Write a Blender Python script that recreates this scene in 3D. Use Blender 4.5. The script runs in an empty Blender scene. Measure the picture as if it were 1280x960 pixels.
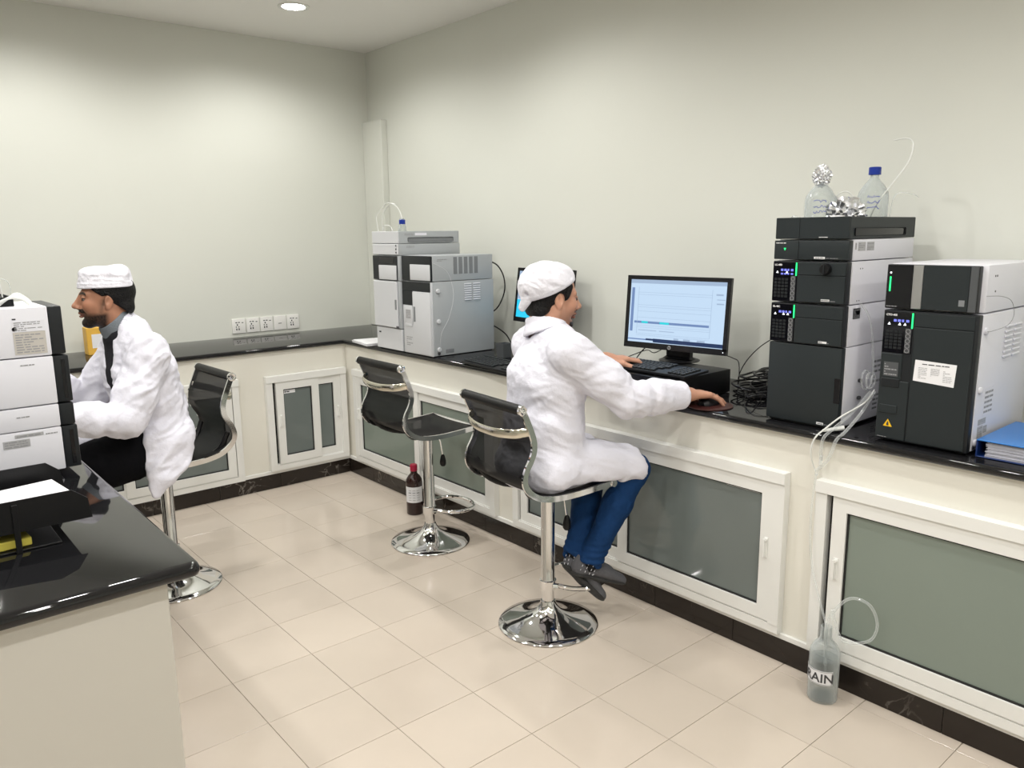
import bpy, bmesh, math, random
import numpy as np
from mathutils import Vector, Matrix
random.seed(7); np.random.seed(7)
S = bpy.context.scene; C = S.collection; R = math.radians
# ------------------------------------------------------------------ camera, world, lights, exposure
cam = bpy.data.objects.new('camera', bpy.data.cameras.new('camera')); C.objects.link(cam); S.camera = cam
_r = Vector((0.76110997, -0.64853247, -0.01082764)); _u = Vector((0.1309115, 0.13724363, 0.98184844)); _f = Vector((0.63527457, 0.7487121, -0.18935786))
M = Matrix.Identity(4)
for i in range(3): M[i][0], M[i][1], M[i][2], M[i][3] = _r[i], _u[i], -_f[i], (-3.063557, -5.181905, 1.560139)[i]
cam.matrix_world = M
cam.data.sensor_width = 36; cam.data.lens = 984.22 / 1280 * 36; cam.data.clip_start = 0.05
CEIL = 2.818
W = bpy.data.worlds.new('world'); S.world = W; W.use_nodes = True
W.node_tree.nodes['Background'].inputs[0].default_value = (0.8, 0.8, 0.78, 1); W.node_tree.nodes['Background'].inputs[1].default_value = 0.3
S.view_settings.view_transform = 'Standard'; S.view_settings.look = 'None'; S.view_settings.gamma = 1; S.view_settings.use_curve_mapping = False
S.view_settings.exposure = 1.08
LAMP_W = 22.0
LAMP_XY = [(-.911, -.785), (-2.2, -.785), (-3.5, -.785), (-.911, -2.15), (-2.2, -2.15), (-3.5, -2.15), (-1.3, -3.5), (-2.45, -3.5), (-3.5, -3.5),
           (-1.3, -4.9), (-2.45, -4.9), (-3.5, -4.9), (-.911, -6.3), (-2.2, -6.3), (-3.5, -6.3)]
for (x, y) in LAMP_XY:
    l = bpy.data.lights.new('downlight_beam', 'SPOT'); l.energy = LAMP_W; l.spot_size = R(162); l.spot_blend = 0.6; l.shadow_soft_size = 0.06; l.color = (1, .985, .955)
    o = bpy.data.objects.new('downlight_beam', l); C.objects.link(o); o.location = (x, y, CEIL - 0.02)

# ------------------------------------------------------------------ materials
def sock(n, k, v):
    if k in n.inputs: n.inputs[k].default_value = v
def mat(name, col, rough=.5, metal=0, spec=.5, trans=0, ior=1.45, emit=None, es=0, alpha=1, bump=0, bscale=60, var=0, vscale=6, rnd=0, coat=0):
    m = bpy.data.materials.new(name); m.use_nodes = True; nt = m.node_tree; b = nt.nodes['Principled BSDF']
    c = (*col, 1); b.inputs['Base Color'].default_value = c; b.inputs['Roughness'].default_value = rough; b.inputs['Metallic'].default_value = metal
    sock(b, 'Specular IOR Level', spec); sock(b, 'Transmission Weight', trans); b.inputs['IOR'].default_value = ior; b.inputs['Alpha'].default_value = alpha; sock(b, 'Coat Weight', coat)
    if emit: b.inputs['Emission Color'].default_value = (*emit, 1); b.inputs['Emission Strength'].default_value = es
    if bump or var:
        tc = nt.nodes.new('ShaderNodeTexCoord')
    if bump:
        n = nt.nodes.new('ShaderNodeTexNoise'); n.inputs['Scale'].default_value = bscale; n.inputs['Detail'].default_value = 3
        bp = nt.nodes.new('ShaderNodeBump'); bp.inputs['Strength'].default_value = bump; bp.inputs['Distance'].default_value = .01
        nt.links.new(tc.outputs['Object'], n.inputs['Vector']); nt.links.new(n.outputs[0], bp.inputs['Height']); nt.links.new(bp.outputs[0], b.inputs['Normal'])
    if var or rnd:
        mx = nt.nodes.new('ShaderNodeHueSaturation'); mx.inputs['Color'].default_value = c
        ad = nt.nodes.new('ShaderNodeMath'); ad.operation = 'MULTIPLY_ADD'; ad.inputs[1].default_value = var; ad.inputs[2].default_value = 1 - var / 2; ad.inputs[0].default_value = .5
        if var:
            n2 = nt.nodes.new('ShaderNodeTexNoise'); n2.inputs['Scale'].default_value = vscale; n2.inputs['Detail'].default_value = 4
            nt.links.new(tc.outputs['Object'], n2.inputs['Vector']); nt.links.new(n2.outputs[0], ad.inputs[0])
        if rnd:
            oi = nt.nodes.new('ShaderNodeObjectInfo'); a2 = nt.nodes.new('ShaderNodeMath'); a2.operation = 'MULTIPLY_ADD'; a2.inputs[1].default_value = rnd; nt.links.new(oi.outputs['Random'], a2.inputs[0]); nt.links.new(ad.outputs[0], a2.inputs[2]); ad = a2
        nt.links.new(ad.outputs[0], mx.inputs['Value']); nt.links.new(mx.outputs[0], b.inputs['Base Color'])
    return m
def glassy(name, col, rough=.0, ior=1.45, weight=1.0):  # thin clear plastic / glass: transparent mixed with gloss
    m = bpy.data.materials.new(name); m.use_nodes = True; nt = m.node_tree; b = nt.nodes['Principled BSDF']
    b.inputs['Base Color'].default_value = (*col, 1); b.inputs['Roughness'].default_value = .08
    tr = nt.nodes.new('ShaderNodeBsdfTransparent'); tr.inputs[0].default_value = (.96, .97, .97, 1); mx = nt.nodes.new('ShaderNodeMixShader')
    fr = nt.nodes.new('ShaderNodeLayerWeight'); fr.inputs[0].default_value = .35
    mp = nt.nodes.new('ShaderNodeMapRange'); mp.inputs[3].default_value = .05 * weight; mp.inputs[4].default_value = .75
    nt.links.new(fr.outputs['Facing'], mp.inputs[0]); nt.links.new(mp.outputs[0], mx.inputs[0]); nt.links.new(tr.outputs[0], mx.inputs[1]); nt.links.new(b.outputs[0], mx.inputs[2])
    nt.links.new(mx.outputs[0], nt.nodes['Material Output'].inputs[0]); return m
def vein(name, c0, c1, rough, scale, lo, hi):
    m = mat(name, c0, rough); nt = m.node_tree; b = nt.nodes['Principled BSDF']
    tc = nt.nodes.new('ShaderNodeTexCoord'); oi = nt.nodes.new('ShaderNodeObjectInfo'); ad = nt.nodes.new('ShaderNodeVectorMath'); ad.operation = 'MULTIPLY_ADD'
    ad.inputs[1].default_value = (7, 7, 7)
    nt.links.new(oi.outputs['Random'], ad.inputs[0]); nt.links.new(tc.outputs['Object'], ad.inputs[2])
    n = nt.nodes.new('ShaderNodeTexNoise'); n.inputs['Scale'].default_value = scale; n.inputs['Detail'].default_value = 5; n.inputs['Distortion'].default_value = 1.2
    s1 = nt.nodes.new('ShaderNodeMath'); s1.operation = 'SUBTRACT'; s1.inputs[1].default_value = .5; s2 = nt.nodes.new('ShaderNodeMath'); s2.operation = 'ABSOLUTE'
    rp = nt.nodes.new('ShaderNodeMapRange'); rp.inputs[1].default_value = lo; rp.inputs[2].default_value = hi; rp.inputs[3].default_value = 1; rp.inputs[4].default_value = 0
    n3 = nt.nodes.new('ShaderNodeTexNoise'); n3.inputs['Scale'].default_value = scale * .8
    g = nt.nodes.new('ShaderNodeMapRange'); g.inputs[1].default_value = .5; g.inputs[2].default_value = .7
    mu = nt.nodes.new('ShaderNodeMath'); mu.operation = 'MULTIPLY'
    mx = nt.nodes.new('ShaderNodeMix'); mx.data_type = 'RGBA'; mx.inputs[6].default_value = (*c0, 1); mx.inputs[7].default_value = (*c1, 1)
    L = nt.links.new
    L(ad.outputs[0], n.inputs['Vector']); L(ad.outputs[0], n3.inputs['Vector']); L(n.outputs[0], s1.inputs[0]); L(s1.outputs[0], s2.inputs[0]); L(s2.outputs[0], rp.inputs[0])
    L(n3.outputs[0], g.inputs[0]); L(rp.outputs[0], mu.inputs[0]); L(g.outputs[0], mu.inputs[1]); L(mu.outputs[0], mx.inputs[0]); L(mx.outputs[2], b.inputs['Base Color'])
    return m
def vcol(name, rough=.5, spec=.5, sss=0, bump=0, bscale=300):
    m = mat(name, (1, 1, 1), rough, spec=spec, bump=bump, bscale=bscale); nt = m.node_tree; a = nt.nodes.new('ShaderNodeAttribute'); a.attribute_name = 'tint'
    nt.links.new(a.outputs['Color'], nt.nodes['Principled BSDF'].inputs['Base Color']); sock(nt.nodes['Principled BSDF'], 'Subsurface Weight', sss)
    return m
m_wall = mat('wall_paint', (.705, .715, .655), .55, var=.03, vscale=3, bump=.02, bscale=200)
m_ceil = mat('ceiling_paint', (.90, .885, .85), .6, bump=.02, bscale=120)
m_isl = mat('island_paint', (.60, .575, .52), .3, var=.03, vscale=4)
m_base = mat('counter_base_paint', (.78, .76, .685), .28, var=.03, vscale=4, spec=.5)
m_tile = mat('ceramic_floor_tile', (.555, .485, .410), .16, var=.10, vscale=5, rnd=.05, spec=.45)
m_grout = mat('grout', (.44, .385, .32), .8, var=.1)
m_marble = vein('dark_marble', (.018, .013, .010), (.20, .18, .16), .16, 5, .0, .014)
m_granite = mat('black_granite', (.008, .008, .009), .035, var=.6, vscale=400, spec=.6)
m_white = mat('white_pvc', (.80, .80, .77), .3, var=.02, vscale=8)
m_gap = mat('dark_gasket', (.012, .012, .012), .5, var=.05)
m_pane = mat('grey_green_glass', (.160, .185, .178), .10, var=.10, vscale=1.2, spec=.5)
m_pane2 = mat('frosted_grey_glass', (.215, .255, .220), .22, var=.12, vscale=1.0, spec=.5)
m_chrome = mat('chrome', (.82, .82, .83), .06, 1, var=.02)
m_chrome_b = mat('brushed_chrome', (.70, .67, .58), .16, 1, var=.05, vscale=20)
m_black = mat('black_plastic', (.006, .006, .007), .38, spec=.35, bump=.05, bscale=300)
m_blackg = mat('gloss_black', (.004, .004, .006), .08, var=.1)
m_screenbez = mat('monitor_black', (.008, .008, .009), .25, var=.1)
m_leather = mat('black_roll_cover', (.005, .005, .005), .42, spec=.3, bump=.1, bscale=250)
m_char = mat('charcoal_plastic', (.019, .024, .026), .42, spec=.35, var=.06, vscale=8)
m_char2 = mat('dark_charcoal_plastic', (.013, .015, .017), .4, spec=.35, var=.06, vscale=8)
m_steel = mat('satin_steel', (.55, .55, .56), .28, .9, var=.05)
m_inst = mat('white_instrument_enamel', (.74, .74, .79), .35, var=.02, vscale=5)
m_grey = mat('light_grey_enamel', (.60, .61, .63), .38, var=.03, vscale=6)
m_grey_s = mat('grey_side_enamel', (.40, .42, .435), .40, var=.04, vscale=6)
m_dgrey = mat('dark_grey_plastic', (.075, .08, .085), .4, var=.05)
m_slot = mat('slot_grey', (.20, .21, .22), .5, var=.05)
m_green = mat('green_status_light', (.0, .2, .05), .4, emit=(.02, .9, .18), es=1.1)
m_blue = mat('blue_display_digits', (.1, .1, .4), .4, emit=(.16, .20, .8), es=.45)
m_wled = mat('white_indicator', (.5, .5, .5), .4, emit=(.9, .95, 1), es=.9)
m_ring = mat('grey_button_ring', (.22, .22, .23), .4, var=.05)
m_print = mat('dark_print', (.05, .05, .055), .6, var=.1)
m_gprint = mat('grey_print', (.30, .30, .31), .6, var=.1)
m_wprint = mat('white_print', (.7, .7, .7), .5, var=.05)
m_paper = mat('paper', (.80, .80, .82), .6, bump=.05, bscale=30)
m_lpaper = mat('beige_paper_label', (.52, .49, .45), .6, var=.08, vscale=60)
m_greylab = mat('grey_label', (.42, .42, .43), .5, var=.08, vscale=60)
m_yel = mat('warning_yellow', (.85, .50, .01), .45, var=.05)
m_yelbox = mat('yellow_carton', (.75, .44, .07), .5, var=.15, vscale=30)
m_yelpad = mat('yellow_pad', (.60, .52, .08), .6, var=.15, vscale=30)
m_capblue = mat('blue_screw_cap', (.005, .03, .28), .35, var=.06)
m_capred = mat('red_screw_cap', (.35, .01, .04), .35, var=.06)
m_amber = mat('amber_glass', (.022, .006, .005), .06, var=.2, spec=.6)
m_glass = glassy('clear_glass', (.66, .70, .70), weight=.6)
m_tube = glassy('clear_tubing', (.85, .87, .87), weight=2.2)
m_tubew = mat('white_tubing', (.72, .73, .70), .3, var=.04)
m_water = glassy('water', (.40, .45, .45), weight=.8)
m_foil = mat('crumpled_foil', (.86, .87, .90), .22, .9, var=.1, vscale=60)
m_ink = mat('blue_marker_ink', (.02, .03, .40), .5, var=.1)
m_binder = mat('blue_folder_plastic', (.03, .19, .55), .28, var=.10, vscale=5)
m_binder_d = mat('navy_folder_edge', (.008, .03, .14), .3, var=.1)
m_pages = mat('page_edges', (.60, .60, .66), .6, var=.25, vscale=40)
m_cable = mat('black_cable', (.008, .008, .009), .35, var=.1)
m_maroon = mat('maroon_mouse_mat', (.045, .013, .012), .4, bump=.1, bscale=400)
m_screen = mat('screen_blue_white', (.0, .0, .0), .3, emit=(.58, .75, .95), es=.46)
m_scr_l = mat('screen_line', (0, 0, 0), .3, emit=(.42, .55, .74), es=.42)
m_scr_d = mat('screen_bar', (0, 0, 0), .3, emit=(.18, .28, .52), es=.45)
m_scr_n = mat('screen_taskbar', (0, 0, 0), .3, emit=(.02, .045, .13), es=.4)
m_scr_t = mat('screen_teal', (0, 0, 0), .3, emit=(.02, .55, .62), es=.6)
m_scr_c = mat('screen_cyan', (0, 0, 0), .3, emit=(.02, .42, .62), es=.75)
m_lamp = mat('lamp_diffuser', (1, 1, 1), .5, emit=(1, .98, .94), es=14)
m_socket = mat('white_socket_plastic', (.84, .83, .80), .3, var=.02)
m_coat = mat('white_lab_coat_cotton', (.755, .75, .83), .75, bump=.35, bscale=45, var=.03, vscale=9, spec=.2)
m_capc = mat('white_cap_cotton', (.76, .75, .81), .8, bump=.4, bscale=70, var=.03, spec=.2)
m_jeans = mat('blue_denim', (.006, .035, .115), .8, bump=.3, bscale=90, var=.5, vscale=12, spec=.2)
m_trous = mat('black_trousers', (.003, .003, .004), .85, bump=.3, bscale=50, var=.3, spec=.1)
m_shirt = mat('grey_shirt', (.16, .18, .20), .8, bump=.3, bscale=200, var=.2)
m_jumper = mat('black_jumper', (.006, .006, .010), .9, bump=.3, bscale=200, var=.2)
m_hair = mat('black_hair', (.003, .0025, .0025), .5, spec=.3, bump=.8, bscale=160, var=.4, vscale=90)
m_shoe = mat('grey_suede', (.10, .10, .11), .9, bump=.4, bscale=200, var=.2, vscale=30)
m_sole = mat('shoe_sole', (.03, .03, .03), .7, bump=.3, bscale=100)
m_sock = mat('black_sock', (.006, .006, .007), .9, bump=.3, bscale=200)
m_skin = vcol('skin', .45, .4, sss=.05, bump=.06, bscale=250)
m_eye = mat('eye_white', (.22, .19, .17), .15, var=.02)
m_iris = mat('dark_iris', (.008, .005, .004), .1, var=.02)
def mesh_fabric():
    m = mat('black_mesh_fabric', (.005, .005, .006), .6, var=.1, vscale=40); nt = m.node_tree; b = nt.nodes['Principled BSDF']
    tr = nt.nodes.new('ShaderNodeBsdfTransparent'); mx = nt.nodes.new('ShaderNodeMixShader'); mx.inputs[0].default_value = .92
    nt.links.new(tr.outputs[0], mx.inputs[1]); nt.links.new(b.outputs[0], mx.inputs[2]); nt.links.new(mx.outputs[0], nt.nodes['Material Output'].inputs[0]); return m
m_mesh = mesh_fabric()
m_mesh.node_tree.nodes['Principled BSDF'].inputs['Specular IOR Level'].default_value = .2

# ------------------------------------------------------------------ mesh building helpers
V = Vector
class MB:
    def __init__(s): s.bm = bmesh.new()
    def box(s, a, b, bev=0, seg=1, rot=None, org=None):
        r = bmesh.ops.create_cube(s.bm, size=1); vs = r['verts']
        for v in vs: v.co = V([a[i] + (v.co[i] + .5) * (b[i] - a[i]) for i in range(3)])
        if bev:
            es = list({e for v in vs for e in v.link_edges})
            rr = bmesh.ops.bevel(s.bm, geom=es, offset=bev, segments=seg, affect='EDGES', profile=.6); vs = list({v for f in rr['faces'] for v in f.verts} | {v for v in vs if v.is_valid})
        if rot is not None:
            o = V(org) if org else (V(a) + V(b)) / 2
            for v in vs: v.co = o + rot @ (v.co - o)
        return s
    def quadbox(s, o, rt, up, w, h, t):
        o, rt, up = V(o), V(rt).normalized(), V(up).normalized(); n = rt.cross(up)
        P = [o + rt * (w * i) + up * (h * j) + n * (t * k) for k in (0, 1) for j in (0, 1) for i in (0, 1)]
        vs = [s.bm.verts.new(p) for p in P]
        for f in ((0, 2, 3, 1), (4, 5, 7, 6), (0, 1, 5, 4), (1, 3, 7, 5), (3, 2, 6, 7), (2, 0, 4, 6)): s.bm.faces.new([vs[i] for i in f])
        return s
    def rings(s, rings, cap=True, closed=False):
        rv = [[s.bm.verts.new(p) for p in ring] for ring in rings]; n = len(rv[0]); m = len(rv)
        for i in range(m if closed else m - 1):
            a, b = rv[i], rv[(i + 1) % m]
            for j in range(n): s.bm.faces.new((a[j], a[(j + 1) % n], b[(j + 1) % n], b[j]))
        if cap and not closed:
            s.bm.faces.new(rv[0][::-1]); s.bm.faces.new(rv[-1])
        return s
    def tube(s, pts, r, n=8, rx=None, closed=False, smooth=0):
        pts = [V(p) for p in pts]
        if smooth: pts = spline(pts, smooth, closed)
        rs = []; m = len(pts); up = None
        for i, p in enumerate(pts):
            if closed: t = (pts[(i + 1) % m] - pts[i - 1]).normalized()
            else: t = (pts[min(i + 1, m - 1)] - pts[max(i - 1, 0)]).normalized()
            if up is None: up = V((0, 0, 1)) if abs(t.z) < .9 else V((1, 0, 0))
            a = (up - t * up.dot(t)); a = a.normalized() if a.length > 1e-6 else t.orthogonal().normalized(); b = t.cross(a); up = a
            rr = r[i] if isinstance(r, (list, tuple)) else r; r2 = rr if rx is None else rx
            rs.append([p + a * (rr * math.cos(2 * math.pi * k / n)) + b * (r2 * math.sin(2 * math.pi * k / n)) for k in range(n)])
        return s.rings(rs, closed=closed)
    def lathe(s, prof, c, n=32, axis='z', cap=True):
        c = V(c); rs = []
        for (r, h) in prof:
            ring = []
            for k in range(n):
                a = 2 * math.pi * k / n; x, y = r * math.cos(a), r * math.sin(a)
                ring.append(c + (V((x, y, h)) if axis == 'z' else V((h, x, y)) if axis == 'x' else V((x, h, -y)) if axis == 'y' else axis @ V((x, y, h))))
            rs.append(ring)
        return s.rings(rs, cap=cap)
    def prism(s, poly, o, rt, up, t):
        o, rt, up = V(o), V(rt).normalized(), V(up).normalized(); n = rt.cross(up)
        return s.rings([[o + rt * x + up * y for x, y in poly], [o + rt * x + up * y + n * t for x, y in poly]])
    def build(s, name, m, parent=None, label=None, stuff=False, ang=35, kind=None):
        bmesh.ops.recalc_face_normals(s.bm, faces=s.bm.faces)
        me = bpy.data.meshes.new(name); s.bm.to_mesh(me); s.bm.free(); return link(me, name, m, parent, label, stuff, ang, kind)
def link(me, name, m, parent=None, label=None, stuff=False, ang=35, kind=None):
    me.materials.append(m); me.polygons.foreach_set('use_smooth', [True] * len(me.polygons)); me.set_sharp_from_angle(angle=R(ang))
    o = bpy.data.objects.new(name, me); C.objects.link(o)
    if parent:
        o.parent = parent
        if parent.get('_w'): o.matrix_parent_inverse = parent['_m'] if False else WM[parent.name].inverted()
    if label: o['label'] = label
    if stuff: o['kind'] = 'stuff'
    if kind: o['kind'] = kind
    return o
WM = {}
def thing(name, label, cat, loc=(0, 0, 0), rz=0, group=None, local=False):
    o = bpy.data.objects.new(name, None); C.objects.link(o); o.location = loc; o.rotation_euler = (0, 0, rz); o.empty_display_size = .05
    o['label'] = label; o['category'] = cat
    if group: o['group'] = group
    if not local: o['_w'] = 1; WM[o.name] = Matrix.Translation(V(loc)) @ Matrix.Rotation(rz, 4, 'Z')
    return o
def tag(o, label, cat, group=None):
    o['label'] = label; o['category'] = cat
    if group: o['group'] = group
    return o
def spline(pts, n, closed=False):
    out = []; m = len(pts)
    for i in range(m if closed else m - 1):
        if closed: p0, p1, p2, p3 = pts[i - 1], pts[i], pts[(i + 1) % m], pts[(i + 2) % m]
        else: p0, p1, p2, p3 = pts[max(i - 1, 0)], pts[i], pts[i + 1], pts[min(i + 2, m - 1)]
        for k in range(n):
            t = k / n; out.append(.5 * ((2 * p1) + (p2 - p0) * t + (2 * p0 - 5 * p1 + 4 * p2 - p3) * t * t + (3 * p1 - p0 - 3 * p2 + p3) * t ** 3))
    if not closed: out.append(pts[-1])
    return out
XF = ((0, -1, 0), (0, 0, 1))     # frame on a face that looks towards -X
YF = ((1, 0, 0), (0, 0, 1))      # frame on a face that looks towards -Y
def text(txt, size, o, fr, m, name, parent, bold=0, ext=.0004, label=None, align='LEFT'):
    cu = bpy.data.curves.new('t', 'FONT'); cu.body = txt; cu.size = size; cu.extrude = ext; cu.offset = bold; cu.align_x = align; cu.resolution_u = 3
    ob = bpy.data.objects.new('t', cu); C.objects.link(ob); me = bpy.data.meshes.new_from_object(ob.evaluated_get(bpy.context.evaluated_depsgraph_get()))
    bpy.data.objects.remove(ob); rt, up = V(fr[0]).normalized(), V(fr[1]).normalized(); n = rt.cross(up)
    for v in me.vertices: v.co = V(o) + rt * v.co.x + up * v.co.y + n * v.co.z
    return link(me, name, m, parent, label)
def lines(mb, o, fr, w, h, n, seed=1, t=.0004, fill=.45):   # small print too fine to read
    rnd = random.Random(seed); rt, up = V(fr[0]), V(fr[1])
    for i in range(n):
        y = h * (1 - (i + .8) / n); x = 0
        while x < w * .92:
            ww = min(rnd.uniform(.08, .35) * w, w - x); mb.quadbox(V(o) + rt * x + up * y, rt, up, ww * .85, h / n * fill, t); x += ww * 1.05
            if rnd.random() < .12: break
    return mb

# ------------------------------------------------------------------ room shell
def slab(name, a, b, m, bev=0):
    o = MB().box(a, b, bev).build(name, m); o['kind'] = 'structure'; return o
XL, YN = -5.6, -7.6
floor = slab('floor', (XL, YN, -.12), (.1, .1, -.0035), m_grout)
slab('ceiling', (XL, YN, CEIL), (.1, .1, CEIL + .1), m_ceil)
slab('wall_back', (XL, 0, 0), (.1, .1, CEIL), m_wall)
slab('wall_right', (0, YN, 0), (.1, 0, CEIL), m_wall)
slab('wall_left', (XL - .1, YN, 0), (XL, 0.1, CEIL), m_wall)
slab('wall_front', (XL, YN - .1, 0), (.1, YN, CEIL), m_wall)
slab('trim_1', (-.05, -.25, .89), (0, 0, 2.34), m_wall, .004)['label'] = 'boxed pipe casing in the room corner'
slab('wall_counter_right', (-.603, YN, 0), (-.56, -.603, .861), m_base)
slab('wall_counter_back', (XL, -.603, 0), (-.56, -.56, .861), m_base)
T = .3035; proto = None
tb = MB().box((.0009, .0009, -.0035), (T - .0009, T - .0009, 0), .0005)
for i in range(-3, 7):
    for j in range(-9, 8):
        x, y = -2.1837 + T * i - T, -2.5967 + T * j - T
        if x > -.60 or y > -.60 or y < -5.6: continue
        if x + T > -.603 or y + T > -.603:   # cut tiles along the skirting
            o = MB().box((.0012, .0012, -.0035), (min(T, -.604 - x) - .0012, min(T, -.604 - y) - .0012, 0), .0008).build('tile', m_tile, floor)
        elif proto is None: proto = o = tb.build('tile', m_tile, floor)
        else: o = proto.copy(); C.objects.link(o)
        o.location = (x, y, 0)
bb = bpy.data.objects.new('baseboard_right', None); C.objects.link(bb); bb['kind'] = 'structure'
bk = bpy.data.objects.new('baseboard_back', None); C.objects.link(bk); bk['kind'] = 'structure'
y = -.603
cuts = [-.604, -.917] + [-.917 - .382 * k for k in range(1, 13)]
for a, b in zip(cuts, cuts[1:]):
    MB().box((-.612, b + .001, .0), (-.6035, a - .001, .0915), .0008).build('tile', m_marble, bb)
cx = [-.613, -.72] + [-.72 - .382 * k for k in range(1, 8)]
for a, b in zip(cx, cx[1:]):
    MB().box((b + .001, -.612, .0), (a - .001, -.6035, .0915), .0008).build('tile', m_marble, bk)
for nm, a, b in (('trim_2', (-.616, -5.6, .0925), (-.603, -.616, .114)), ('trim_3', (-3.4, -.616, .0925), (-.603, -.603, .114))): slab(nm, a, b, m_white, .002)
# worktop (L-shaped, black granite)
wt = MB()
D = .630
poly = [(-.0, -.0), (XL + .1, 0), (XL + .1, -D), (-D, -D), (-D, YN + .1), (0, YN + .1)]
def offp(d): return [(-.001, -.001), (XL + .1, -.001), (XL + .1, -D + d), (-D + d, -D + d), (-D + d, YN + .1), (-.001, YN + .1)]
wt.rings([[V((x, y, z)) for x, y in offp(d)] for d, z in ((.010, .8615), (.002, .865), (0, .872), (0, .880), (.003, .887), (.010, .89))])
tag(wt.build('worktop', m_granite, ang=60), 'polished black granite worktop running along both walls of the room corner', 'worktop')

# ------------------------------------------------------------------ sliding-window cupboards set into the counter base
def sash(p, t, fr, o, w, h, d, pane, hx=None, sticker=None):
    """door leaf: o = lower-left corner, d = depth offset towards the viewer"""
    rt, up = V(fr[0]), V(fr[1]); n = rt.cross(up); o = V(o) + n * d; fw = .048
    dr = MB()
    for (x, y, ww, hh) in ((0, 0, w, fw), (0, h - fw, w, fw), (0, fw, fw, h - 2 * fw), (w - fw, fw, fw, h - 2 * fw)): dr.quadbox(o + rt * x + up * y, rt, up, ww, hh, .022)
    door = dr.build('sliding_door', m_white, p)
    g = MB()
    for (x, y, ww, hh) in ((fw, fw, w - 2 * fw, .006), (fw, h - fw - .006, w - 2 * fw, .006), (fw, fw, .006, h - 2 * fw), (w - fw - .006, fw, .006, h - 2 * fw)): g.quadbox(o + rt * x + up * y + n * .008, rt, up, ww, hh, .006)
    g.build('gasket', m_gap, door)
    MB().quadbox(o + rt * (fw + .002) + up * (fw + .002) + n * .004, rt, up, w - 2 * fw - .004, h - 2 * fw - .004, .005).build('glass_pane', pane, door)
    if hx is not None:
        hb = MB(); hb.quadbox(o + rt * (hx - .007) + up * (h * .46) + n * .022, rt, up, .016, .075, .003)
        hb.quadbox(o + rt * (hx - .005) + up * (h * .46 + .004) + n * .025, rt, up, .007, .067, .012); hb.lathe([(.006, 0), (.006, .012)], (0, 0, 0), 10, axis=Matrix((rt, up, n)).transposed())
        for v in hb.bm.verts:
            if v.co.length < .05: v.co += o + rt * (hx + .002) + up * (h * .46 + .068) + n * .022
        hb.build('handle', m_white, door)
    if sticker:
        sx, sy, sw, sh = sticker; MB().quadbox(o + rt * sx + up * sy + n * .0092, rt, up, sw, sh, .0006).build('sticker', m_paper, door)
        lines(MB(), o + rt * (sx + .004) + up * (sy + .004) + n * .0099, fr, sw - .008, sh - .008, 1, 3, fill=.6).build('print', m_print, door, stuff=True)
def cupboard(label, fr, o, w, z0, z1, leaves, group='sliding cupboards under the worktop'):
    rt, up = V(fr[0]), V(fr[1]); n = rt.cross(up); o = V((o[0], o[1], z0)); h = z1 - z0; fw = .040
    t = thing('sliding_cupboard', label, 'cupboard', tuple(o), 0, group)
    f = MB()
    for (x, y, ww, hh, tt) in ((0, 0, w, fw * .8, .034), (0, h - fw, w, fw, .042), (0, fw * .8, fw, h - fw * 1.8, .036), (w - fw, fw * .8, fw, h - fw * 1.8, .036)): f.quadbox(o + rt * x + up * y, rt, up, ww, hh, tt)
    for v in f.bm.verts: v.co -= n * .002
    f.build('frame', m_white, t)
    MB().quadbox(o + rt * fw + up * fw * .8 - n * .010, rt, up, w - 2 * fw, h - fw * 1.8, .0105).build('recess', m_gap, t)
    MB().quadbox(o + rt * fw + up * (fw * .8) + n * .001, rt, up, w - 2 * fw, .006, .026).build('track', m_white, t)
    for (x, ww, d, pane, hx, st) in leaves: sash(t, None, fr, o + rt * x + up * (fw * .8 + .006), ww, h - fw * 1.8 - .008, d + .010, pane, hx, st)
    return t
N1 = -.0225
cupboard('wide sliding cupboard nearest the room corner on the right wall, behind the empty stool', XF, (-.603, -.745), 1.425, .115, .715,
         [(.04, .70, .001, m_pane2, .024, None), (.70, .685, -.009, m_pane2, None, None)])
cupboard('wide sliding cupboard behind the seated man in jeans, right pane bearing a white sticker', XF, (-.603, -2.315), 1.475, .115, .722,
         [(.05, .70, -.009, m_pane, None, None), (.70, .735, .001, m_pane, .712, (.53, .47, .14, .03))])
cupboard('wide sliding cupboard at the right edge of the photo behind the drain bottle', XF, (-.603, -3.905), 1.6, .115, .73,
         [(.062, 1.1, .001, m_pane2, .022, None)])
cupboard('small sliding cupboard on the back wall, nearest the room corner', YF, (-1.165, -.603), .54, .115, .712,
         [(.297, .203, -.009, m_pane, .182, None), (.060, .285, .001, m_pane, .022, (.045, .44, .085, .02))])
cupboard('sliding cupboard on the back wall behind the bearded man\'s stool', YF, (-2.62, -.603), 1.285, .095, .722,
         [(.04, .62, -.009, m_pane, None, None), (.62, .62, .001, m_pane, .597, None)])

# ------------------------------------------------------------------ ceiling lights
first = None
for k, (x, y) in enumerate(LAMP_XY):
    if k not in (0, 1, 3, 4): pass
    t = thing('ceiling_downlight', 'round recessed ceiling downlight near the room corner' if k == 0 else 'round recessed ceiling downlight outside the photo, one of the ceiling grid', 'ceiling light', (x, y, CEIL), 0, None if k == 0 else 'recessed downlights of the ceiling grid', local=True)
    if first is None:
        first = [MB().lathe([(.062, -.0005), (.088, -.0005), (.086, -.006), (.066, -.004), (.062, -.0005)], (0, 0, 0), 32, cap=False).build('trim_ring', m_white, t), MB().lathe([(.062, -.001), (.062, -.003)], (0, 0, 0), 32).build('diffuser', m_lamp, t)]
    else:
        for p in first: c = p.copy(); C.objects.link(c); c.parent = t

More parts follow.
